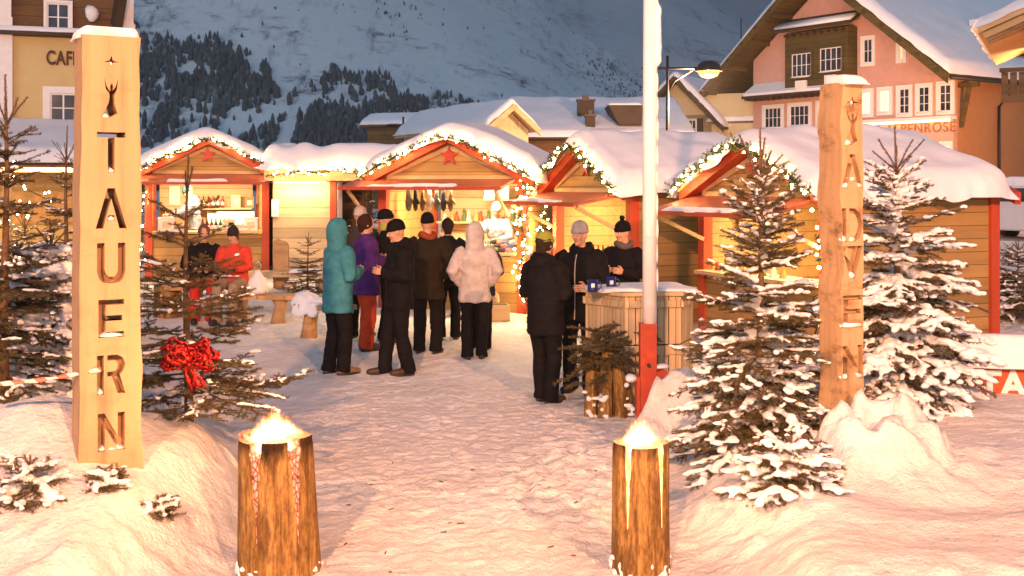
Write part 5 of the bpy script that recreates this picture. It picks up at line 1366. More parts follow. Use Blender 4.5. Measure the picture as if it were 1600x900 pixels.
ps_ = thing('plank_seat', 'wooden bench with tall rounded plank backrest before the storage shed', 'bench', (PX(432, Y6), Y6, gz(-4.3, Y6)), R(-5))
zz6 = lambda py: PZ(py, Y6)-ps_.location[2]
for (px, pt, pw) in ((438, 376, 0.24), (429, 374, 0.16)):
    x = PX(px, Y6)-PX(432, Y6); n = 10; w = pw/2; top = zz6(pt)
    pts = [(x-w, 0), (x+w, 0), (x+w, top-w)]+[(x+w*math.cos(PI*k/n), top-w+w*math.sin(PI*k/n)) for k in range(1, n)]+[(x-w, top-w)]
    MB().prism(pts, 0.10 if px > 430 else 0.17, 0.15 if px > 430 else 0.22).build('backrest', BENCHW, ps_)
MB().box((0.25, -0.12, zz6(427)), (1.5, 0.40, 0.09)).build('seat', PINE_P, ps_)
for x in (-0.35, 0.3, 0.85): MB().box((x, -0.1, zz6(440)/2), (0.12, 0.3, zz6(440))).build('leg', PINE_P, ps_)
snow_slab((0.3, 1.0), (-0.32, 0.08), lambda a, b: zz6(427)+0.047+a*0, 0.05, 0.1, 24, 16, 61).build('seat_snow', SNOW, ps_, True)
# white carrier bag on the bench
m = MB(); m.loft([(0, 0, 0), (0, 0, 0.06), (0, 0, 0.2), (0.01, 0, 0.30), (0.0, 0, 0.36)], [0.15, 0.17, 0.13, 0.06, 0.03], [0.08, 0.10, 0.08, 0.04, 0.015], (1, 0, 0), 14)
bagm = m_plain('bag_plastic', (0.72, 0.70, 0.68), 0.45, 0.06, 6, bmp=0.6, bscale=14, bdist=0.03)
o = m.build('carrier_bag', bagm, None, True); o.location = (PX(402, 16.95), 16.95, PZ(459, 17.0)+0.0)
MB().tube([(-0.03, 0, 0.34), (-0.05, 0, 0.44), (0.02, 0, 0.48), (0.06, 0, 0.42), (0.03, 0, 0.34)], 0.007, 6).build('bag_handle', bagm, o, True); tag(o, 'white carrier bag standing on the plank bench', 'bag')
# bags of goods on the snow below the middle stall counter
o = MB().ball((0, 0, 0.22), (0.26, 0.2, 0.26), 16, 12, amp=0.35, seed=8).build('cloth_sack', m_fabric('sack', (0.32, 0.22, 0.15)), None, True); bx = B_.world(B_.W-0.48, -0.45, 0); o.location = bx; tag(o, 'brown cloth sack below the right end of the middle counter', 'sack')
o = MB().box((0, 0, 0.12), (0.5, 0.35, 0.24)).build('wooden_crate', PINE_P); MB().box((0, 0, 0.245), (0.44, 0.29, 0.01)).build('crate_floor', DARKW, o)
o.location = B_.world(B_.W-0.25, -0.75, -0.02); o.rotation_euler = (0, 0, 0.2); tag(o, 'low wooden crate on the snow beside the brown sack', 'crate')

# ------------------------------------------------------------------ snow covered banner at the right edge
Yn = 10.4; xn = PX(1502, Yn); bn = thing('banner_barrier', 'snowy white barrier banner with orange red lettered field at the right edge', 'banner', (xn, Yn, 0.0), R(-3))
zn = lambda py: PZ(py, Yn); un = lambda px: PX(px, Yn)-xn
MB().box((un(1660)/2+0.0, 0, (zn(640)+zn(535))/2), (un(1660), 0.03, zn(535)-zn(640))).build('banner_cloth', WHITE, bn)
MB().box(((un(1520)+un(1700))/2, -0.019, (zn(567)+zn(636))/2), (un(1700)-un(1520), 0.006, zn(567)-zn(636))).build('printed_field', m_plain('banner_red', (0.55, 0.085, 0.02), 0.5, 0.08), bn)
text_mesh('banner_lettering', 'TAUERN', 0.33, 0.004, WHITE, bn, (un(1527), -0.026, zn(601)), (R(90), 0, 0), align='LEFT', offset=0.012)
fl = MB()
for k in range(6):
    a = PI/3*k; c_ = np.array((un(1500), -0.02, zn(575))); d = np.array((math.cos(a), 0, math.sin(a)))
    fl.bar(c_, c_+d*0.15, 0.012, 0.006, (0, 1, 0))
    for s in (0.07, 0.11):
        for g in (-1, 1): e = np.array((math.cos(a+g*0.9), 0, math.sin(a+g*0.9))); fl.bar(c_+d*s, c_+d*s+e*0.045, 0.010, 0.005, (0, 1, 0))
fl.build('printed_snow_crystal', REDMETAL, bn)
fr = MB(); fr.tube([(un(1490), 0.05, zn(700)), (un(1490), 0.05, zn(545)), (un(1496), 0.05, zn(533)), (un(1510), 0.05, zn(529)), (un(1700), 0.05, zn(529))], 0.02, 8); fr.build('barrier_frame', m_plain('galvanised', (0.35, 0.34, 0.33), 0.4, metal=0.7), bn, True)
snow_slab((un(1496), un(1700)), (-0.12, 0.16), lambda a, b: zn(566)+a*0, zn(524)-zn(566), 0.12, 40, 16, 71, 0.05, 0.03).build('banner_snow', SNOW, bn, True)

# ------------------------------------------------------------------ snowed-in car behind the right stall
Yv = 30.0
cv = thing('parked_car', 'white parked car under snow beyond the right stall', 'car', (PX(1612, Yv), Yv, gz(13, Yv)+0.0), R(-62))
body = [(-2.0, 0.35), (-2.05, 0.75), (-1.9, 0.92), (-1.0, 1.02), (-0.35, 1.45), (1.1, 1.47), (1.75, 1.0), (2.05, 0.92), (2.1, 0.4), (1.9, 0.28), (-1.85, 0.28)]
cb_ = MB().prism(body, -0.82, 0.82).build('body', m_plain('car_white', (0.6, 0.6, 0.62), 0.25, 0.03, bmp=0), cv)
md = cb_.modifiers.new('b', 'BEVEL'); md.width = 0.07; md.segments = 3
for s in (-1, 1): MB().prism([(-0.85, 1.04), (-0.32, 1.38), (1.05, 1.40), (1.55, 1.04)], s*0.815, s*0.835).build('side_window', GLASS, cv)
MB().prism([(-0.95, 1.06), (-0.40, 1.42), (-0.43, 1.44), (-0.99, 1.08)], -0.68, 0.68).build('windscreen', GLASS, cv)
for x in (-1.3, 1.3):
    for s in (-1, 1):
        w = MB().tube([(x, s*0.66, 0.30), (x, s*0.84, 0.30)], 0.31, 20).build('wheel', BLACKM, cv, True); MB().tube([(x, s*0.841, 0.30), (x, s*0.85, 0.30)], 0.19, 16).build('rim', MATS['steel'], w)
for s in (-1, 1): MB().ball((-2.0, s*0.6, 0.72), (0.06, 0.17, 0.09), 10, 8).build('headlight', WHITE, cv, True)
MB().box((-2.06, 0, 0.48), (0.02, 0.5, 0.11)).build('number_plate', PAPER, cv)
MB().box((-2.05, 0, 0.66), (0.03, 0.8, 0.12)).build('grille', BLACKM, cv)
snow_slab((-0.4, 1.2), (-0.75, 0.75), lambda a, b: 1.46+a*0, 0.22, 0.2, 24, 20, 81).build('roof_snow', SNOW, cv, True)
snow_slab((-1.95, -0.95), (-0.75, 0.75), lambda a, b: 0.93+0.1*(a+1.95), 0.16, 0.2, 20, 20, 82).build('bonnet_snow', SNOW, cv, True)
# ------------------------------------------------------------------ people
SKIN = m_plain('skin', (0.55, 0.30, 0.19), 0.55, 0.06, 12, bmp=0.05)
EYEW = m_plain('eye_white', (0.7, 0.68, 0.65), 0.3, 0, bmp=0); EYED = m_plain('eye_dark', (0.03, 0.02, 0.015), 0.2, 0, bmp=0); LIPM = m_plain('lips', (0.42, 0.14, 0.10), 0.5, 0, bmp=0)
FAB = {}
def fab(name, c, quilt=0.0):
    if name not in FAB: FAB[name] = m_fabric('cloth_'+name, c, quilt)
    return FAB[name]
def lerp(a, b, t): return np.array(a, float)*(1-t)+np.array(b, float)*t
def rotz(v, a): c, s = math.cos(a), math.sin(a); return np.array((c*v[0]-s*v[1], s*v[0]+c*v[1], v[2]))
def head_frame(neck, yaw, pitch, roll=0.0):
    return Matrix.Translation(Vector(neck))@Matrix.Rotation(yaw, 4, 'Z')@Matrix.Rotation(pitch, 4, 'X')@Matrix.Rotation(roll, 4, 'Y')
def person(label, loc, facing, H=1.72, jacket='black', trousers='black', shoes=(0.05, 0.03, 0.02), hat=None, hood=False, hair=None, arms=('down', 'down'), head=(0, 0), seat=None,
           legs=None, jl=0.80, bulk=1.0, pom=None, hood_down=False, scarf=None, gloves=None, lean=0.0, glasses=False, hatstyle='beanie', beard=False, quilt=0, wide=1.0, trim=None, zipline=None, face=True):
    """facing 0 looks at -y; positive turns counter-clockwise seen from above"""
    k = H/1.75
    t = thing('person', label, 'person', loc, facing)
    # joints (local: -y is forward, +x is the person's left)
    hipz = 0.93*k if seat is None else seat+0.10
    hip = np.array((0, 0, hipz)); ln = np.array((0, -math.sin(lean), math.cos(lean)))
    neck = hip+ln*0.58*k; chest = hip+ln*0.36*k
    sh = {s: hip+ln*0.50*k+np.array((s*0.185*k*wide, 0, 0)) for s in (-1, 1)}
    L = {}
    for s in (-1, 1):
        h_ = hip+np.array((s*0.095*k, 0, -0.02))
        if seat is None:
            a = (legs or {}).get(s, (s*0.11, 0.0)); an = np.array((a[0]*k, a[1]*k, 0.085*k)); kn = lerp(h_, an, 0.5)+np.array((s*0.01, -0.035*k, 0))
        else:
            a = (legs or {}).get(s, (s*0.12, -0.46)); kn = np.array((s*0.13*k, -0.42*k, seat+0.06*k)); an = np.array((a[0]*k, a[1]*k, 0.085*k))
        L[s] = (h_, kn, an)
    ARM = {}
    for s, pose in zip((-1, 1), arms):
        S0 = sh[s]
        if pose == 'down': e = S0+np.array((s*0.07, 0.03, -0.28))*k; w = e+np.array((s*0.0, -0.07, -0.245))*k
        elif pose == 'pocket': e = S0+np.array((s*0.12, 0.08, -0.26))*k; w = e+np.array((-s*0.10, -0.15, -0.17))*k
        elif pose == 'hold': e = S0+np.array((s*0.07, 0.0, -0.28))*k; w = e+np.array((-s*0.14, -0.22, 0.05))*k
        elif pose == 'front': e = S0+np.array((s*0.08, -0.04, -0.27))*k; w = e+np.array((-s*0.13, -0.21, -0.03))*k
        elif pose == 'high': e = S0+np.array((s*0.07, -0.10, -0.24))*k; w = e+np.array((-s*0.12, -0.18, 0.16))*k
        elif pose == 'lap': e = S0+np.array((s*0.08, -0.06, -0.27))*k; w = e+np.array((-s*0.15, -0.20, -0.02))*k
        elif pose == 'reach': e = S0+np.array((s*0.06, -0.20, -0.18))*k; w = e+np.array((-s*0.04, -0.24, -0.06))*k
        ARM[s] = (S0, e, w)
    # ---- body: one continuous surface
    HF = head_frame(neck+ln*0.01, *head)
    hb = MB()
    prof = [(0.0, .020, .028, -.066), (.012, .038, .046, -.052), (.035, .052, .066, -.034), (.065, .062, .082, -.014), (.10, .070, .092, -.002), (.135, .0745, .098, .004), (.17, .073, .095, .008), (.20, .062, .080, .012), (.222, .040, .052, .014), (.232, .012, .016, .014)]
    sc = k*1.0; zo = 0.035
    hb.loft([(0, q[3]*sc, (q[0]+zo)*sc) for q in prof], [q[1]*sc for q in prof], [q[2]*sc for q in prof], (1, 0, 0), 20)
    if face:
        hb.loft([(0, -.090*sc, (.128+zo)*sc), (0, -.104*sc, (.105+zo)*sc), (0, -.114*sc, (.084+zo)*sc), (0, -.098*sc, (.076+zo)*sc)], [.008*sc, .011*sc, .016*sc, .012*sc], [.010*sc, .012*sc, .013*sc, .008*sc], (1, 0, 0), 10)
        for s in (-1, 1):
            hb.ball((s*.076*sc, .008*sc, (.105+zo)*sc), (.010*sc, .020*sc, .032*sc), 10, 8)
            hb.ball((s*.036*sc, -.068*sc, (.082+zo)*sc), (.022*sc, .022*sc, .022*sc), 10, 8)
            hb.bar((s*.014*sc, -.094*sc, (.136+zo)*sc), (s*.055*sc, -.080*sc, (.136+zo)*sc), .014*sc, .012*sc)
        hb.ball((0, -.080*sc, (.014+zo)*sc), (.020*sc, .016*sc, .016*sc), 10, 8)
    hb.loft([(0, .012*sc, -0.10*sc), (0, .008*sc, 0.0), (0, 0.004*sc, 0.07*sc)], [.075*sc, .056*sc, .054*sc], [.065*sc, .058*sc, .058*sc], (1, 0, 0), 16)
    hb.xform(HF)
    body = MB(); body.add(hb.V(), hb.f)
    body.loft([hip-ln*0.06*k, hip+ln*0.12*k, hip+ln*0.34*k, hip+ln*0.48*k, hip+ln*0.56*k], [.15*k, .135*k, .165*k, .15*k, .06*k], [.10*k, .09*k, .105*k, .08*k, .06*k], (1, 0, 0), 18)
    for s in (-1, 1):
        a, b, c = ARM[s]; body.loft([a, lerp(a, b, .5), b, lerp(b, c, .4), c], [.055*k, .048*k, .040*k, .040*k, .028*k], [.055*k, .048*k, .040*k, .040*k, .026*k], (1, 0, 0), 12)
        h_, kn, an = L[s]; body.loft([h_, lerp(h_, kn, .4), kn, lerp(kn, an, .35), an-np.array((0, 0, .03))], [.085*k, .078*k, .055*k, .055*k, .036*k], [.085*k, .08*k, .055*k, .06*k, .04*k], (1, 0, 0), 12)
    bo = body.build('body_tmp', SKIN, None); bake_remesh(bo, 0.0085, 2)
    me = bo.data; n = len(me.vertices); co = np.empty(n*3); me.vertices.foreach_get('co', co); co = co.reshape(-1, 3)
    fin = MB(); fin.add(co, [list(p.vertices) for p in me.polygons]); bpy.data.objects.remove(bo)
    # ---- hands: palm, four unequal bent fingers and a thumb, rooted in the wrist of the same mesh
    glove = []
    for s, pose in zip((-1, 1), arms):
        a, b, c = ARM[s]; d = c-b; d /= np.linalg.norm(d)
        inward = np.array((-s, 0, 0.0)); inward = inward-(inward@d)*d
        if np.linalg.norm(inward) < 0.2: inward = np.array((0, 0, -1.0))-d*(-d[2])
        inward /= np.linalg.norm(inward)
        if pose == 'lap': inward = np.array((0, 0, -1.0)); inward = inward-(inward@d)*d; inward /= np.linalg.norm(inward)
        wid = np.cross(d, inward)*1.0
        if wid[1] > 0: wid = -wid          # thumb side looks forward
        if pose in ('hold', 'front', 'high', 'reach') : wid = wid if wid[2] > 0 else -wid
        q = fin if gloves is None else MB()
        q.loft([c-d*0.02, c+d*0.02*k, c+d*0.055*k, c+d*0.088*k], [.026*k, .034*k, .042*k, .040*k], [.020*k, .017*k, .017*k, .013*k], tuple(wid), 12)
        curl = 0.45 if pose in ('down', 'pocket') else 0.85
        for j, (off, fl) in enumerate(((.030, .072), (.010, .080), (-.010, .075), (-.029, .060))):
            p = c+d*0.082*k+wid*off*k; pts = [p]; dd = d.copy(); ang = 0
            for seg in (0.45, 0.32, 0.23):
                ang += curl*0.62; dd = d*math.cos(ang)+inward*math.sin(ang); p = p+dd*fl*seg*k; pts.append(p)
            q.tube(pts, [.0092*k, .0088*k, .0080*k, .0055*k], 7)
        th0 = c+d*0.025*k+wid*0.032*k; th1 = th0+(d*0.6+wid*0.75+inward*0.25)*0.034*k; th2 = th1+(d*0.85+wid*0.1+inward*0.5)*0.030*k
        q.tube([c+d*0.02*k+wid*.015*k, th0, th1, th2], [.013*k, .012*k, .0105*k, .007*k], 7)
        if gloves is not None: glove.append(q)
    fin.build('body', SKIN, t, True, recalc=False)
    for q in glove: q.build('glove', fab(*gloves), t, True)
    # ---- face details
    if face:
        for s in (-1, 1):
            e = MB().ball((s*.033*sc, -.084*sc, (.115+zo)*sc), (.013*sc, .009*sc, .0085*sc), 10, 8); e.xform(HF); eo = e.build('eye', EYEW, t, True)
            p = MB().ball((s*.033*sc, -.0915*sc, (.115+zo)*sc), (.0058*sc, .003*sc, .0062*sc), 8, 6); p.xform(HF); p.build('iris', EYED, eo, True)
            br = MB().bar((s*.016*sc, -.0985*sc, (.137+zo)*sc), (s*.052*sc, -.088*sc, (.139+zo)*sc), .007*sc, .008*sc); br.xform(HF); br.build('eyebrow', EYED, t)
        l_ = MB().loft([(-.024*sc, -.083*sc, (.050+zo)*sc), (0, -.093*sc, (.052+zo)*sc), (.024*sc, -.083*sc, (.050+zo)*sc)], [.004*sc, .008*sc, .004*sc], [.005*sc, .007*sc, .005*sc], (0, 0, 1), 8); l_.xform(HF); l_.build('mouth', LIPM, t, True)
        if beard:
            bd = MB().ball((0, -.060*sc, (.025+zo)*sc), (.052*sc, .045*sc, .036*sc), 14, 10, amp=0.2, seed=3); bd.xform(HF); bd.build('beard', fab('beard', (0.12, 0.08, 0.05)), t, True)
        if glasses:
            g = MB()
            for s in (-1, 1): g.tube([(s*.034*sc+.022*sc*math.cos(a), -.104*sc, (.112+zo)*sc+.018*sc*math.sin(a)) for a in np.linspace(0, 2*PI, 13)], .0025*sc, 5)
            g.bar((-.012*sc, -.106*sc, (.114+zo)*sc), (.012*sc, -.106*sc, (.114+zo)*sc), .004*sc, .004*sc); g.xform(HF); g.build('spectacles', BLACKM, t)
    # ---- hair, hat, hood
    if hair is not None:
        q = MB(); q.ball((0, .018*sc, (.140+zo)*sc), (.090*sc, .106*sc, .112*sc), 20, 14, amp=0.08, seed=7)
        q.loft([(0, .06*sc, (.13+zo)*sc), (0, .075*sc, (.06+zo)*sc), (0, .07*sc, (.0+zo)*sc)], [.075*sc, .07*sc, .05*sc], [.04*sc, .035*sc, .02*sc], (1, 0, 0), 12)
        q.xform(HF); ho = q.build('hair', fab('hair%.2f' % hair[0], hair), t, True); bake_remesh(ho, 0.012, 3)
    if hat is not None:
        q = MB(); hm = fab(*hat)
        zb = .128 if hatstyle == 'beanie' else .140
        hp = [(0.118, .0815, .108, .002), (.145, .085, .112, .006), (.165, .083, .109, .010), (.19, .080, .104, .012), (.215, .070, .090, .014), (.238, .048, .060, .016), (.250, .018, .022, .016)]
        q.loft([(0, p[3]*sc, (p[0]+zo+0.010)*sc) for p in hp], [p[1]*sc for p in hp], [p[2]*sc for p in hp], (1, 0, 0), 22)
        q.xform(HF); ho = q.build('hat', hm, t, True)
        c_ = MB(); c_.loft([(0, .002*sc, (.112+zo+.010)*sc), (0, .003*sc, (.128+zo+.010)*sc), (0, .006*sc, (.150+zo+.010)*sc), (0, .007*sc, (.157+zo+.01)*sc)], [.083*sc, .088*sc, .089*sc, .084*sc], [.109*sc, .115*sc, .116*sc, .111*sc], (1, 0, 0), 22); c_.xform(HF); c_.build('hat_brim', hm, ho, True)
        if pom is not None:
            p_ = MB().ball((0, .016*sc, (.285+zo)*sc), .032*sc, 12, 8, amp=0.3, seed=2); p_.xform(HF); p_.build('pompom', fab(*pom), ho, True)
    if hood:
        q = MB(); q.ball((0, .022*sc, (.118+zo)*sc), (.115*sc, .128*sc, .152*sc), 22, 16, amp=0.08, seed=5)
        q.loft([(0, .02*sc, -.07*sc), (0, .03*sc, .0), (0, .03*sc, .08*sc)], [.125*sc, .115*sc, .105*sc], [.10*sc, .105*sc, .10*sc], (1, 0, 0), 18)
        q.ball((0, .075*sc, (.05+zo)*sc), (.10*sc, .07*sc, .10*sc), 14, 10)
        q.xform(HF); ho = q.build('hood', fab(*jacket) if not isinstance(jacket, str) else fab(jacket), t, True)
        Hinv = np.array(HF.inverted())
        bake_remesh(ho, 0.014, 4)
        # open the hood around the face
        me = ho.data; bm = bmesh.new(); bm.from_mesh(me)
        dead = [v for v in bm.verts if (lambda p: p[1] < -.055*sc and .03*sc < p[2] < .245*sc and abs(p[0]) < .082*sc)(Hinv[:3, :3]@np.array(v.co)+Hinv[:3, 3])]
        bmesh.ops.delete(bm, geom=dead, context='VERTS'); bm.to_mesh(me); bm.free()
        sol = ho.modifiers.new('s', 'SOLIDIFY'); sol.thickness = 0.02; sol.offset = 0
    # ---- jacket
    jm = fab(*jacket)
    j = MB(); B = bulk*k
    hem = hip+ln*(jl-0.93)*k if seat is None else hip-ln*0.04*k
    LT = np.linalg.norm(neck-hem)
    def at(f): return hem+(neck-hem)*f
    j.loft([at(0), at(.06), at(.28), at(.50), at(.68), at(.80), at(.90), at(.97), at(1.03)], [.195*B, .205*B, .190*B, .195*B, .212*B*wide, .212*B*wide, .165*B*wide, .095*k, .078*k], [.150*B, .158*B, .145*B, .148*B, .152*B, .140*B, .115*B, .085*k, .078*k], (1, 0, 0), 26)
    for s in (-1, 1):
        a, b, c = ARM[s]
        j.loft([a+np.array((-s*0.05*k, 0, .0)), a+np.array((0, 0, -.02*k)), lerp(a, b, .5), b, lerp(b, c, .45), lerp(b, c, .9), c+(c-b)*0.05], [.080*B, .088*B, .078*B, .070*B, .066*B, .056*B, .052*B], [.080*B, .090*B, .080*B, .072*B, .066*B, .056*B, .052*B], (1, 0, 0), 16)
    if hood_down:
        j.ball(neck+np.array((0, .085*k, -.03*k)), (.13*k, .075*k, .10*k), 16, 10, amp=0.2, seed=4)
        j.loft([neck+np.array((-.10*k, -.02*k, -.02*k)), neck+np.array((-.07*k, .07*k, .03*k)), neck+np.array((.07*k, .07*k, .03*k)), neck+np.array((.10*k, -.02*k, -.02*k))], .045*k, .045*k, (0, 0, 1), 12)
    jo = j.build('jacket', jm, t, True)
    sd = int(abs(loc[0]*37)+abs(loc[1]*11)) % 50
    def fold(co, no):
        f = 0.013*vn3(co[:, 0]*7, co[:, 1]*7, co[:, 2]*4.5, sd)+0.013*(0.5-np.abs(vn3(co[:, 0]*9+co[:, 2]*5, co[:, 1]*9, co[:, 2]*13-co[:, 0]*6, sd+1)))+0.005*vn3(co[:, 0]*22, co[:, 1]*22, co[:, 2]*22, sd+2)
        if quilt: f = f+0.008*np.abs(np.sin(co[:, 2]*quilt))-0.004
        return co+no*f[:, None]
    bake_remesh(jo, 0.014, 5, fold)
    if zipline:
        zp = MB(); zp.tube([at(f)+np.array((0, -d_, 0)) for f, d_ in ((.05, .172*B), (.3, .158*B), (.5, .163*B), (.68, .166*B), (.82, .150*B), (.93, .112*B))], 0.006, 5); zp.build('zip', fab(*zipline), t)
    if trim:
        tm = MB(); tm.loft([at(1.0)+np.array((0, -.01, -.01)), at(1.05), at(1.12)], [.098*k, .092*k, .086*k], [.098*k, .092*k, .088*k], (1, 0, 0), 18); tm.build('collar', fab(*trim), t, True)
    if scarf:
        q = MB(); q.tube([neck+np.array((.085*k*math.cos(a), .085*k*math.sin(a), .02*k*math.sin(a*2))) for a in np.linspace(0, 2*PI, 20)], .042*k, 10); q.build('scarf', fab(*scarf), t, True)
    # ---- trousers
    tr = MB()
    if seat is None:
        tr.loft([hip-ln*.16*k, hip-ln*.08*k, hip+ln*.02*k, hip+ln*.10*k], [.13*k, .168*k, .165*k, .150*k], [.10*k, .125*k, .120*k, .105*k], (1, 0, 0), 20)
    else:
        tr.loft([hip+np.array((0, .02, -.09*k)), hip+np.array((0, .01, 0)), hip+ln*.10*k], [.16*k, .175*k, .150*k], [.12*k, .13*k, .105*k], (1, 0, 0), 20)
    for s in (-1, 1):
        h_, kn, an = L[s]
        tr.loft([h_, lerp(h_, kn, .35), lerp(h_, kn, .75), kn, lerp(kn, an, .3), lerp(kn, an, .7), an+np.array((0, 0, .01)), an+np.array((0, .01, -.055*k))], [.105*k, .100*k, .082*k, .078*k, .080*k, .078*k, .080*k, .082*k], [.115*k, .104*k, .085*k, .080*k, .084*k, .080*k, .086*k, .090*k], (1, 0, 0), 16)
    to = tr.build('trousers', fab(*trousers), t, True)
    bake_remesh(to, 0.014, 4, lambda co, no: co+no*(0.010*vn3(co[:, 0]*8, co[:, 1]*8, co[:, 2]*7, sd+5)+0.012*(0.5-np.abs(vn3(co[:, 0]*10, co[:, 1]*10, co[:, 2]*15+co[:, 0]*9, sd+6))))[:, None])
    # ---- boots
    for s in (-1, 1):
        h_, kn, an = L[s]; f = np.array((s*0.10, -1.0, 0)); f /= np.linalg.norm(f)
        q = MB(); g = np.array((an[0], an[1], 0.0))
        q.loft([g-f*.085*k+np.array((0, 0, .05)), g-f*.05*k+np.array((0, 0, .052)), g+f*.04*k+np.array((0, 0, .050)), g+f*.12*k+np.array((0, 0, .040)), g+f*.19*k+np.array((0, 0, .034)), g+f*.215*k+np.array((0, 0, .032))], [.026*k, .043*k, .046*k, .052*k, .042*k, .018*k], [.034*k, .050*k, .048*k, .040*k, .032*k, .018*k], (1, 0, 0), 14)
        q.loft([g+np.array((0, 0, .04)), g+np.array((0, 0, .12*k)), g+np.array((0, .01, .19*k))], [.046*k, .050*k, .054*k], [.055*k, .056*k, .060*k], (1, 0, 0), 14)
        so = q.build('boot', m_shoe(shoes), t, True); bake_remesh(so, 0.011, 2)
        sl = MB(); pts = []
        for a in np.linspace(0, 2*PI, 22, endpoint=False):
            r = .050*k; u = math.cos(a)*.15*k+.062*k; w_ = math.sin(a)*.052*k*(1.05 if math.cos(a) > 0 else .92)
            pd = np.array((-f[1], f[0], 0)); p = g+f*u+pd*w_; pts.append((p[0], p[1]))
        sl.prism(pts, -0.004, 0.022, 'xy'); sl.build('sole', BLACKM, so)
    return t
SHOES = {}
def m_shoe(c):
    key = 'boot_%.2f_%.2f' % (c[0], c[1])
    if key not in MATS: m_plain(key, c, 0.55, 0.3, 14)
    return MATS[key]
BK = ('black', (0.0075, 0.0065, 0.007)); BKQ = ('black_quilt', (0.008, 0.007, 0.008)); DKT = ('trouser_black', (0.007, 0.006, 0.007)); OL = ('olive', (0.020, 0.014, 0.007))
def at_(px, py=None, Y=None):
    if Y is None: Y = 3912.0/(py-HZ)
    x = PX(px, Y); return (x, Y, float(G(np.array([x]), np.array([Y]))[0])+0.0)
def solve(px, py):
    Y = 3912.0/(py-HZ)
    for _ in range(6): Y = (CZ-gz(PX(px, Y), Y))*F/(py-HZ)
    return at_(px, Y=Y)
person('person in hooded turquoise jacket and black trousers seen from behind', solve(528, 583), R(128), 1.74, ('turquoise', (0.045, 0.20, 0.24)), DKT, (0.22, 0.13, 0.07), hood=True, arms=('hold', 'hold'), jl=0.72, bulk=1.10, lean=0.03, legs={-1: (-0.10, -0.02), 1: (0.10, 0.06)}, face=True)
person('person in purple jacket and bright orange red trousers', solve(572, 547), R(118), 1.72, ('purple', (0.075, 0.022, 0.13)), ('orange_red', (0.52, 0.055, 0.018)), (0.03, 0.02, 0.02), hair=(0.035, 0.015, 0.010), arms=('hold', 'hold'), jl=0.74, bulk=1.1, hood_down=False, legs={-1: (-0.08, 0.02), 1: (0.10, -0.02)})
person('person in dark coat with yellow green collar half hidden behind others', solve(603, 534), R(95), 1.74, BK, DKT, hat=('knit_black', (0.006, 0.005, 0.005)), arms=('pocket', 'pocket'), trim=('lime', (0.35, 0.36, 0.06)), jl=0.70, legs={-1: (-0.1, 0.0), 1: (0.12, 0.03)})
person('person in pale fur hat at the back of the group before the middle stall', solve(563, 528), R(170), 1.76, ('brown_coat', (0.05, 0.035, 0.03)), DKT, hat=('fur_pale', (0.45, 0.36, 0.30)), arms=('down', 'down'))
person('man in black jacket and black knitted hat facing left', solve(624, 584), R(-72), 1.75, BK, DKT, (0.06, 0.03, 0.015), hat=('knit_black', (0.006, 0.005, 0.005)), arms=('hold', 'hold'), hood_down=True, jl=0.76, bulk=1.08, legs={-1: (-0.06, -0.16), 1: (0.08, 0.08)}, head=(R(-8), R(14)))
person('person in olive brown jacket and black hat with back turned', solve(668, 552), R(168), 1.74, OL, DKT, (0.03, 0.02, 0.015), hat=('knit_black', (0.006, 0.005, 0.005)), arms=('pocket', 'pocket'), jl=0.70, bulk=1.1, wide=1.05, scarf=('rust', (0.25, 0.05, 0.02)))
person('person in black jacket without hat leaning over the middle counter', solve(700, 530), R(185), 1.62, BKQ, DKT, hair=(0.02, 0.012, 0.01), arms=('front', 'front'), lean=0.12)
person('person in white hooded jacket and black trousers with back turned', solve(742, 560), R(182), 1.64, ('white', (0.48, 0.43, 0.40)), DKT, hood=True, arms=('pocket', 'pocket'), jl=0.76, bulk=1.08, face=False, legs={-1: (-0.09, 0.0), 1: (0.10, 0.04)})
person('person in dark navy coat standing just beyond the white jacket', solve(748, 546), R(176), 1.52, ('navy', (0.02, 0.02, 0.035)), DKT, hair=(0.03, 0.02, 0.012), arms=('front', 'front'), bulk=1.2, wide=1.15, face=False)
person('person in black quilted jacket and green knitted hat seen from behind', solve(852, 628), R(140), 1.69, BKQ, DKT, (0.07, 0.04, 0.02), hat=('knit_green2', (0.26, 0.28, 0.05)), arms=('hold', 'hold'), hood_down=True, jl=0.72, bulk=1.08, quilt=75, legs={-1: (-0.09, 0.02), 1: (0.09, -0.05)}, hair=(0.03, 0.015, 0.01))
person('man in black zipped jacket and grey knitted hat beside the bar table', solve(907, 612), R(-22), 1.76, BK, DKT, (0.03, 0.02, 0.02), hat=('knit_grey', (0.30, 0.28, 0.27)), arms=('front', 'front'), jl=0.74, bulk=1.15, wide=1.05, zipline=('zip_white', (0.5, 0.45, 0.42)), head=(R(-10), R(6)), hood_down=True)
person('person in dark coat and pointed black hat across the bar table', at_(975, Y=13.5), R(-35), 1.70, BK, DKT, hat=('knit_black', (0.006, 0.005, 0.005)), pom=('knit_black', (0.006, 0.005, 0.005)), arms=('hold', 'hold'), scarf=('scarf_grey', (0.12, 0.09, 0.08)), head=(R(-20), R(8)), bulk=1.05)
person('seated person in dark jacket and red trousers without hat', (PX(318, 17.35), 17.35, gz(-4.7, 17.4)), R(14), 1.74, BK, ('red_trousers', (0.42, 0.028, 0.02)), (0.02, 0.02, 0.02), hair=(0.14, 0.07, 0.04), arms=('lap', 'lap'), seat=0.50, lean=0.18, bulk=1.12, head=(R(10), R(16)))
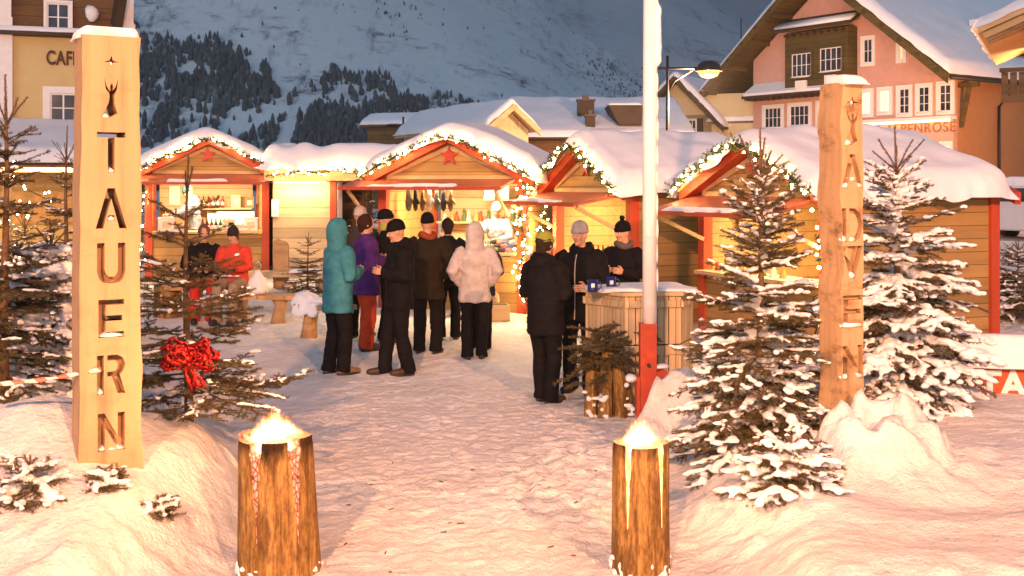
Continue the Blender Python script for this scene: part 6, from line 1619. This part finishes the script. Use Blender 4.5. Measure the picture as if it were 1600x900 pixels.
person('seated woman in red jacket, beige trousers and dark hat', (PX(368, 17.2), 17.2, gz(-4.2, 17.2)), R(-8), 1.68, ('red_jacket', (0.55, 0.055, 0.030)), ('beige', (0.30, 0.22, 0.15)), (0.04, 0.025, 0.02), hat=('knit_dark2', (0.03, 0.02, 0.02)), pom=('knit_dark2', (0.03, 0.02, 0.02)), hair=(0.06, 0.03, 0.015), arms=('lap', 'lap'), seat=0.50, lean=0.10, gloves=('glove_black', (0.015, 0.012, 0.012)), head=(0, R(16)), bulk=1.05)
pA = A_.world(0.86, 1.15, 0.06); pB = B_.world(1.62, 1.25, 0.06)
person('seller in grey blue quilted jacket and teal hat inside the left stall', pA, R(-70), 1.76, ('grey_blue', (0.20, 0.22, 0.27)), DKT, hat=('knit_teal', (0.05, 0.12, 0.13)), arms=('reach', 'reach'), quilt=60, head=(R(-10), R(22)), lean=0.12, hood_down=True)
person('seller in pale blue top and white hat bending over the middle counter', pB, R(-18), 1.66, ('pale_blue', (0.35, 0.38, 0.46)), DKT, hat=('fur_white', (0.45, 0.43, 0.40)), hair=(0.5, 0.42, 0.32), arms=('reach', 'front'), lean=0.28, head=(R(14), R(24)))
# ------------------------------------------------------------------ spruces
def spruce(label, loc, H, Rd, seed, snow=1.0, whorls=13, per=(5, 7), dens=620, elev=(-14, 42), shape=0.85, z0=0.10, twig_gap=0.050, nl=0.023, nw=0.0042, bare_top=0.0, lean=(0, 0), group='spruces round the square', tip_up=0.25, needle=None, heavy=0.0, name='spruce_tree', leaders=5, cat='spruce', azim=None):
    rng = np.random.default_rng(seed)
    t = thing(name, label, cat, loc, rng.uniform(0, 6), group)
    A, B, RR = [], [], []
    snowP = []
    n = 14; zs = np.linspace(-0.15, H, n)
    tr = MB(); cx = [lean[0]*z+0.012*math.sin(z*3+seed) for z in zs]; cyy = [lean[1]*z+0.012*math.cos(z*2.5+seed) for z in zs]
    r0 = 0.016*H+0.004
    tr.tube(np.stack([cx, cyy, zs], 1), [r0*(1-z/H*0.88) if z > 0 else r0*1.1 for z in zs], 9); tr.build('trunk', TWIG, t, True)
    def tpos(z): return np.array((np.interp(z, zs, cx), np.interp(z, zs, cyy), z))
    def twig(p, d, l, snowy, lvl):
        steps = max(2, int(l/0.05)); q = p.copy(); d = d/np.linalg.norm(d)
        pts = [q.copy()]
        for s in range(steps):
            e = q+d*l/steps; A.append(q.copy()); B.append(e.copy()); RR.append(0.0035 if lvl else 0.006); q = e; pts.append(q.copy())
            d = d+rng.normal(size=3)*0.05; d[2] += 0.02*tip_up-0.012*heavy; d /= np.linalg.norm(d)
        return pts
    whz = []
    for i in range(whorls):
        f = (i+0.5)/whorls; z = (z0+(0.84-z0)*f)*H; whz.append(z)
        if i < whorls*0.45: whz.append(z+0.5*0.86*H/whorls)
    for i, z in enumerate(whz):
        f = z/H; nb = rng.integers(per[0], per[1]+1)-(2 if i % 2 and f < 0.7 else 0); a0 = rng.uniform(0, 2*PI)
        for kk in range(nb):
            a = a0+2*PI*kk/nb+rng.uniform(-0.3, 0.3)
            zz = z+rng.uniform(-0.04, 0.04)*H*0.6
            L = (Rd*(1-zz/H)**shape)*rng.uniform(0.72, 1.12)+0.07
            el = R(elev[0]+(elev[1]-elev[0])*f**1.4+rng.uniform(-7, 7))
            d = np.array((math.cos(a)*math.cos(el), math.sin(a)*math.cos(el), math.sin(el))); p = tpos(zz); q = p.copy(); steps = max(4, int(L/0.07))
            sideb = np.cross(d, (0, 0, 1)); sideb /= np.linalg.norm(sideb)
            noise_b = rng.random()
            for s in range(steps):
                e = q+d*L/steps; fs = (s+1)/steps
                A.append(q.copy()); B.append(e.copy()); RR.append(0.010*(1-fs*0.7)*(0.5+0.5*L/Rd))
                if fs > 0.18 and f < 0.97:
                    ng = max(1, int(round(L/steps/twig_gap)))
                    for g in range(ng):
                        for sg in (-1, 1):
                            if rng.random() < (0.15 if f < 0.5 else 0.15+1.3*(f-0.5)): continue
                            l = min(0.34, (1-fs)*0.52*L+0.055)*rng.uniform(0.7, 1.15)
                            dd = d*0.62+sideb*sg*0.75+np.array((0, 0, rng.uniform(-0.22, 0.12)-0.10*heavy))
                            pp = q+(e-q)*rng.random(); pts = twig(pp, dd, l, True, 1)
                            if l > 0.13:
                                for s2 in range(int(l/0.07)):
                                    j = pts[min(len(pts)-1, 1+s2)]
                                    for sg2 in (-1, 1):
                                        if rng.random() < 0.6: twig(j, dd/np.linalg.norm(dd)*0.7+np.cross(dd, (0, 0, 1))*sg2*0.8+rng.normal(size=3)*0.1, l*0.42*rng.uniform(0.6, 1), False, 1)
                            if snow and rng.random() < 0.36*snow*(1.1-0.8*f): 
                                for pq in pts[1:]: snowP.append((pq+np.array((0, 0, 0.012)), rng.uniform(0.016, 0.032)*(0.75+0.45*snow*(1-f)), rng.uniform(0.45, 0.7), math.atan2(dd[1], dd[0])))
                if snow and f < 0.95 and (noise_b < 0.35+0.5*snow*(1-f*0.5)) and fs > 0.12 and rng.random() < 0.93:
                    for hh in (0.0, 0.33, 0.66):
                        snowP.append((e+(q-e)*hh+np.array((0, 0, 0.014))+rng.normal(size=3)*0.012, rng.uniform(0.024, 0.050)*snow*(1.15-0.75*f)*(1.15-0.5*fs), rng.uniform(0.45, 0.75), math.atan2(d[1], d[0])))
                q = e; d = d+np.array((0, 0, tip_up*0.10*fs-heavy*0.10*fs))+rng.normal(size=3)*0.03; d /= np.linalg.norm(d)
    # leader and the shoots round it
    topz = 0.86*H
    for k in range(leaders):
        a = 2*PI*k/leaders+rng.uniform(-0.3, 0.3); el = R(rng.uniform(42, 62)); d = np.array((math.cos(a)*math.cos(el), math.sin(a)*math.cos(el), math.sin(el)))
        twig(tpos(topz-rng.uniform(0, 0.02)*H), d, 0.14*H*rng.uniform(0.6, 1.1), False, 0)
    zt_ = np.linspace(0.86*H, H, 6)
    for z1, z2 in zip(zt_[:-1], zt_[1:]): A.append(tpos(z1)); B.append(tpos(z2)); RR.append(0.006)
    A = np.array(A); B = np.array(B); RR = np.array(RR)
    # twig skins (3-sided) and needles in one crown
    d = B-A; d /= np.linalg.norm(d, axis=1)[:, None]+1e-9; ref = np.where(np.abs(d[:, 2:3]) > 0.9, np.array([[1.0, 0, 0]]), np.array([[0, 0, 1.0]]))
    u = np.cross(d, ref); u /= np.linalg.norm(u, axis=1)[:, None]; v = np.cross(d, u)
    ring = [u, -0.5*u+0.866*v, -0.5*u-0.866*v]
    V1 = np.concatenate([np.stack([A+r*RR[:, None] for r in ring], 1), np.stack([B+r*RR[:, None]*0.9 for r in ring], 1)], 1).reshape(-1, 3)
    tt = []
    for k in range(3): a, b = k, (k+1) % 3; tt += [[a, b, b+3], [a, b+3, a+3]]
    T1 = (np.array(tt)[None]+(np.arange(len(A))*6)[:, None, None]).reshape(-1, 3)
    V2, T2 = needles(A, B, rng, dens, nl, nw, 0.6, 0.15)
    crown = fast_mesh('crown', np.concatenate([V1, V2]), np.concatenate([T1, T2+len(V1)]), [TWIG, needle or NEEDLE], np.concatenate([np.zeros(len(T1), int), np.ones(len(T2), int)]), parent=t)
    if snowP:
        ico = MB().ball((0, 0, 0), 1.0, 9, 6); v0 = ico.V(); f0 = np.array([f if len(f) == 4 else f+[f[0]] for f in ico.f], dtype=object)
        big = MB()
        for p, r_, fl, an in snowP:
            e = v0*np.array((r_*rng.uniform(1.1, 2.0), r_*rng.uniform(0.8, 1.2), r_*fl)); c_, s_ = math.cos(an), math.sin(an)
            e = np.stack([c_*e[:, 0]-s_*e[:, 1], s_*e[:, 0]+c_*e[:, 1], e[:, 2]], 1)+p; big.add(e, ico.f)
        so = big.build('snow_load', SNOW_TREE, t, True, recalc=False)
        so['kind'] = 'stuff'; bake_remesh(so, 0.013, 2, lambda co, no: co+no*(0.006*vn3(co[:, 0]*22, co[:, 1]*22, co[:, 2]*22, 3))[:, None])
    print('SPRUCE', label[:30], len(A), len(T2), len(snowP))
    return t
def tz(px, Y): return gz(PX(px, Y), Y)
def tl(px, Y, dz=-0.05): return (PX(px, Y), Y, tz(px, Y)+dz)
# the big pair on the right
spruce('snow laden spruce left of the ADVEN post', tl(1188, 8.35), PZ(190, 8.35)-tz(1188, 8.35), 0.74, 11, snow=0.80, whorls=15, per=(5, 7), elev=(-18, 58), shape=0.80, z0=0.04, heavy=0.35)
spruce('snow laden spruce right of the ADVEN post in front of the boarded wall', tl(1400, 9.6), PZ(188, 9.6)-tz(1400, 9.6), 1.02, 12, snow=1.25, whorls=14, per=(6, 8), elev=(-24, 58), shape=0.80, z0=0.04, heavy=0.8)
# sparse one with the bow
spruce('sparse spruce with a red bow beside the TAUERN post', tl(293, 7.95), PZ(232, 7.95)-tz(293, 7.95), 0.95, 13, snow=0.40, whorls=7, per=(3, 5), elev=(-10, 40), shape=0.95, dens=520, z0=0.06, needle=NEEDLE_D, leaders=2, twig_gap=0.075)
# left edge
spruce('tall spruce at the left edge with bare upper shoots', tl(8, 8.4), PZ(106, 8.4)-tz(8, 8.4), 0.80, 14, snow=0.45, whorls=11, per=(4, 5), elev=(-15, 40), shape=0.8, needle=NEEDLE_D)
spruce('short spruce bowed under thick snow behind the barrier tape', tl(78, 9.0), 1.45, 0.80, 15, snow=2.3, whorls=8, per=(6, 8), elev=(-30, 30), heavy=1.8, z0=0.12)
spruce('short snow covered spruce at the left edge behind the tape', tl(15, 8.9), 1.15, 0.7, 16, snow=2.4, whorls=7, per=(6, 8), elev=(-30, 30), heavy=1.6, z0=0.12)
spruce('slim young spruce behind the TAUERN post near the cafe', tl(104, 14.5, 0), PZ(196, 14.5)-tz(104, 14.5), 0.75, 17, snow=0.5, whorls=11, per=(4, 6), dens=200, needle=NEEDLE_D)
spruce('dark spruce in the gap between the post and the left stall lights', tl(40, 13.0, 0), 1.9, 0.95, 22, snow=0.6, whorls=9, per=(5, 7), dens=200, needle=NEEDLE_D)
spruce('thin spruce in front of the storage shed', tl(482, 18.6, 0), PZ(362, 18.6)-tz(482, 18.6), 0.55, 18, snow=0.3, whorls=7, per=(4, 5), dens=180, nw=0.006, needle=NEEDLE_D, leaders=3)
spruce('lit spruce standing in the gap beside the middle stall', tl(572, 22.4, 0), PZ(288, 22.4)-tz(572, 22.4), 0.62, 19, snow=0.2, whorls=10, per=(5, 7), dens=200, nw=0.008, needle=NEEDLE_D)
spruce('spruce behind the banner by the parked car', tl(1590, 16.5, 0), PZ(372, 16.5)-tz(1590, 16.5), 0.85, 20, snow=0.8, whorls=9, per=(5, 7), dens=200, nw=0.006)
spruce('small spruce half buried in the front of the left snow bank', (PX(50, 6.35), 6.35, gz(PX(50, 6.35), 6.35)-0.24), 0.42, 0.38, 21, snow=0.9, whorls=4, per=(5, 6), elev=(-10, 40), heavy=0.6, z0=0.2, leaders=3)
spruce('low spruce branches poking from the snow right of the right torch', (PX(1235, 7.15), 7.15, gz(PX(1235, 7.15), 7.15)-0.16), 0.42, 0.55, 23, snow=1.2, whorls=4, per=(6, 7), elev=(-12, 30), heavy=0.8, z0=0.2, leaders=3)
for k, (px, py, Y) in enumerate(((168, 722, 6.45), (245, 735, 6.5))):
    spruce('tiny spruce sprig in the snow '+('at the foot of the TAUERN post' if k == 0 else 'right of the TAUERN post'), (PX(px, Y), Y, gz(PX(px, Y), Y)-0.05), 0.11, 0.06, 30+k, snow=0.4, whorls=3, per=(4, 5), leaders=2, z0=0.2)
# fairy lights in the dark spruce at the left
ll = [(PX(px, 13.2), 13.0, PZ(py, 13.2)) for px, py in ((0, 290), (25, 272), (60, 300), (90, 312), (40, 330), (10, 345), (50, 365), (20, 395), (60, 420))]
garland('fairy lights wound through the dark spruce at the left', ll, 26, None, 31, green=False, spread=0.08, r=0.011, group='fairy lights in trees')
ll = [(PX(px, 8.9), 8.75, PZ(py, 8.9)) for px, py in ((1270, 500), (1255, 470), (1290, 440), (1262, 530), (1280, 560))]
garland('few fairy lights between the snow laden spruce and the ADVEN post', ll, 5, None, 32, green=False, spread=0.04, r=0.012, group='fairy lights in trees')

# ------------------------------------------------------------------ red foil bow on the sparse spruce
Yw = 7.55
bw = thing('foil_bow', 'large red foil bow tied to the sparse spruce', 'bow', (PX(298, Yw), Yw, PZ(558, Yw)))
fo, nt, b = new_mat('red_foil'); b.inputs['Base Color'].default_value = (0.42, 0.022, 0.020, 1); b.inputs['Metallic'].default_value = 0.85; b.inputs['Roughness'].default_value = 0.28
bump(nt, b, noise(nt, coords(nt), 30, 3), 0.7, 0.02)
rg = random.Random(3)
def ribbon(pts, w, m):
    pts = np.array(pts); n = len(pts); V = []
    for i in range(n):
        d = pts[min(n-1, i+1)]-pts[max(0, i-1)]; s = np.cross(d, (0, 1.0, 0.25)); s = s/(np.linalg.norm(s)+1e-9)*w*(0.65+0.35*math.sin(PI*i/(n-1)))
        yv = np.array((0, 0.012*math.sin(i*1.9), 0)); V += [pts[i]-s+yv, pts[i]+s-yv]
    m.add(V, [[2*i, 2*i+1, 2*i+3, 2*i+2] for i in range(n-1)])
lp = MB()
for sgn in (-1, 1):
    for k in range(15):
        L = rg.uniform(0.09, 0.21); a = rg.uniform(-0.45, 0.85); w = rg.uniform(0.010, 0.018); yo = rg.uniform(-0.07, 0.03)
        cx_, sz_ = math.cos(a), math.sin(a)
        pts = []
        for q in np.linspace(0, 2*PI, 26):
            u = L*(1-math.cos(q))/2; v = 0.036*math.sin(q)*rg.uniform(0.7, 1.3)+0.008*math.sin(q*5+k)
            pts.append((sgn*(u*cx_-v*sz_), yo-0.035*math.sin(q/2), u*sz_+v*cx_))
        ribbon(pts, w, lp)
lo_ = lp.build('loops', fo, bw, True, recalc=False); sm = lo_.modifiers.new('s', 'SOLIDIFY'); sm.thickness = 0.002
tl_ = MB()
for k in range(5):
    x1 = rg.uniform(-0.05, 0.13); pts = [(x1*q+0.02*math.sin(q*6+k), -0.05-0.02*math.sin(q*3), -0.20*q*rg.uniform(0.9, 1.2)) for q in np.linspace(0, 1, 9)]; ribbon(pts, 0.014, tl_)
to_ = tl_.build('tails', fo, bw, True, recalc=False); sm = to_.modifiers.new('s', 'SOLIDIFY'); sm.thickness = 0.002
MB().ball((0, -0.06, 0), (0.03, 0.03, 0.035), 10, 8, amp=0.3, seed=2).build('knot', fo, bw, True)
# small debris: twigs and bark chips trodden into the path
rgd = random.Random(9)
for k in range(26):
    Y = rgd.uniform(6.0, 9.0); x = rgd.uniform(-1.2, 0.9)
    o = MB().bar((0, 0, 0), (rgd.uniform(0.02, 0.05), rgd.uniform(-0.01, 0.01), 0.004), 0.008, 0.006).build('bark_chip', BARK); o.location = (x, Y, float(G(np.array([x]), np.array([Y]))[0])+0.004); o.rotation_euler = (0, 0, rgd.uniform(0, 6))
    tag(o, 'small dark bark chip trodden into the snowy path', 'bark chip', 'bark chips on the path')

# ------------------------------------------------------------------ the air of the valley
hm = bpy.data.materials.new('valley_haze'); hm.use_nodes = True; nt = hm.node_tree; nt.nodes.clear()
ho = nt.nodes.new('ShaderNodeOutputMaterial'); hv = nt.nodes.new('ShaderNodeVolumePrincipled'); hv.inputs['Color'].default_value = (0.80, 0.87, 0.95, 1); hv.inputs['Density'].default_value = 0.00034; hv.inputs['Anisotropy'].default_value = 0.0
nt.links.new(hv.outputs[0], ho.inputs['Volume'])
hz = MB().box((0, 4300, 900), (12400, 9800, 1804)).build('haze', hm); tag(hz, kind='stuff')
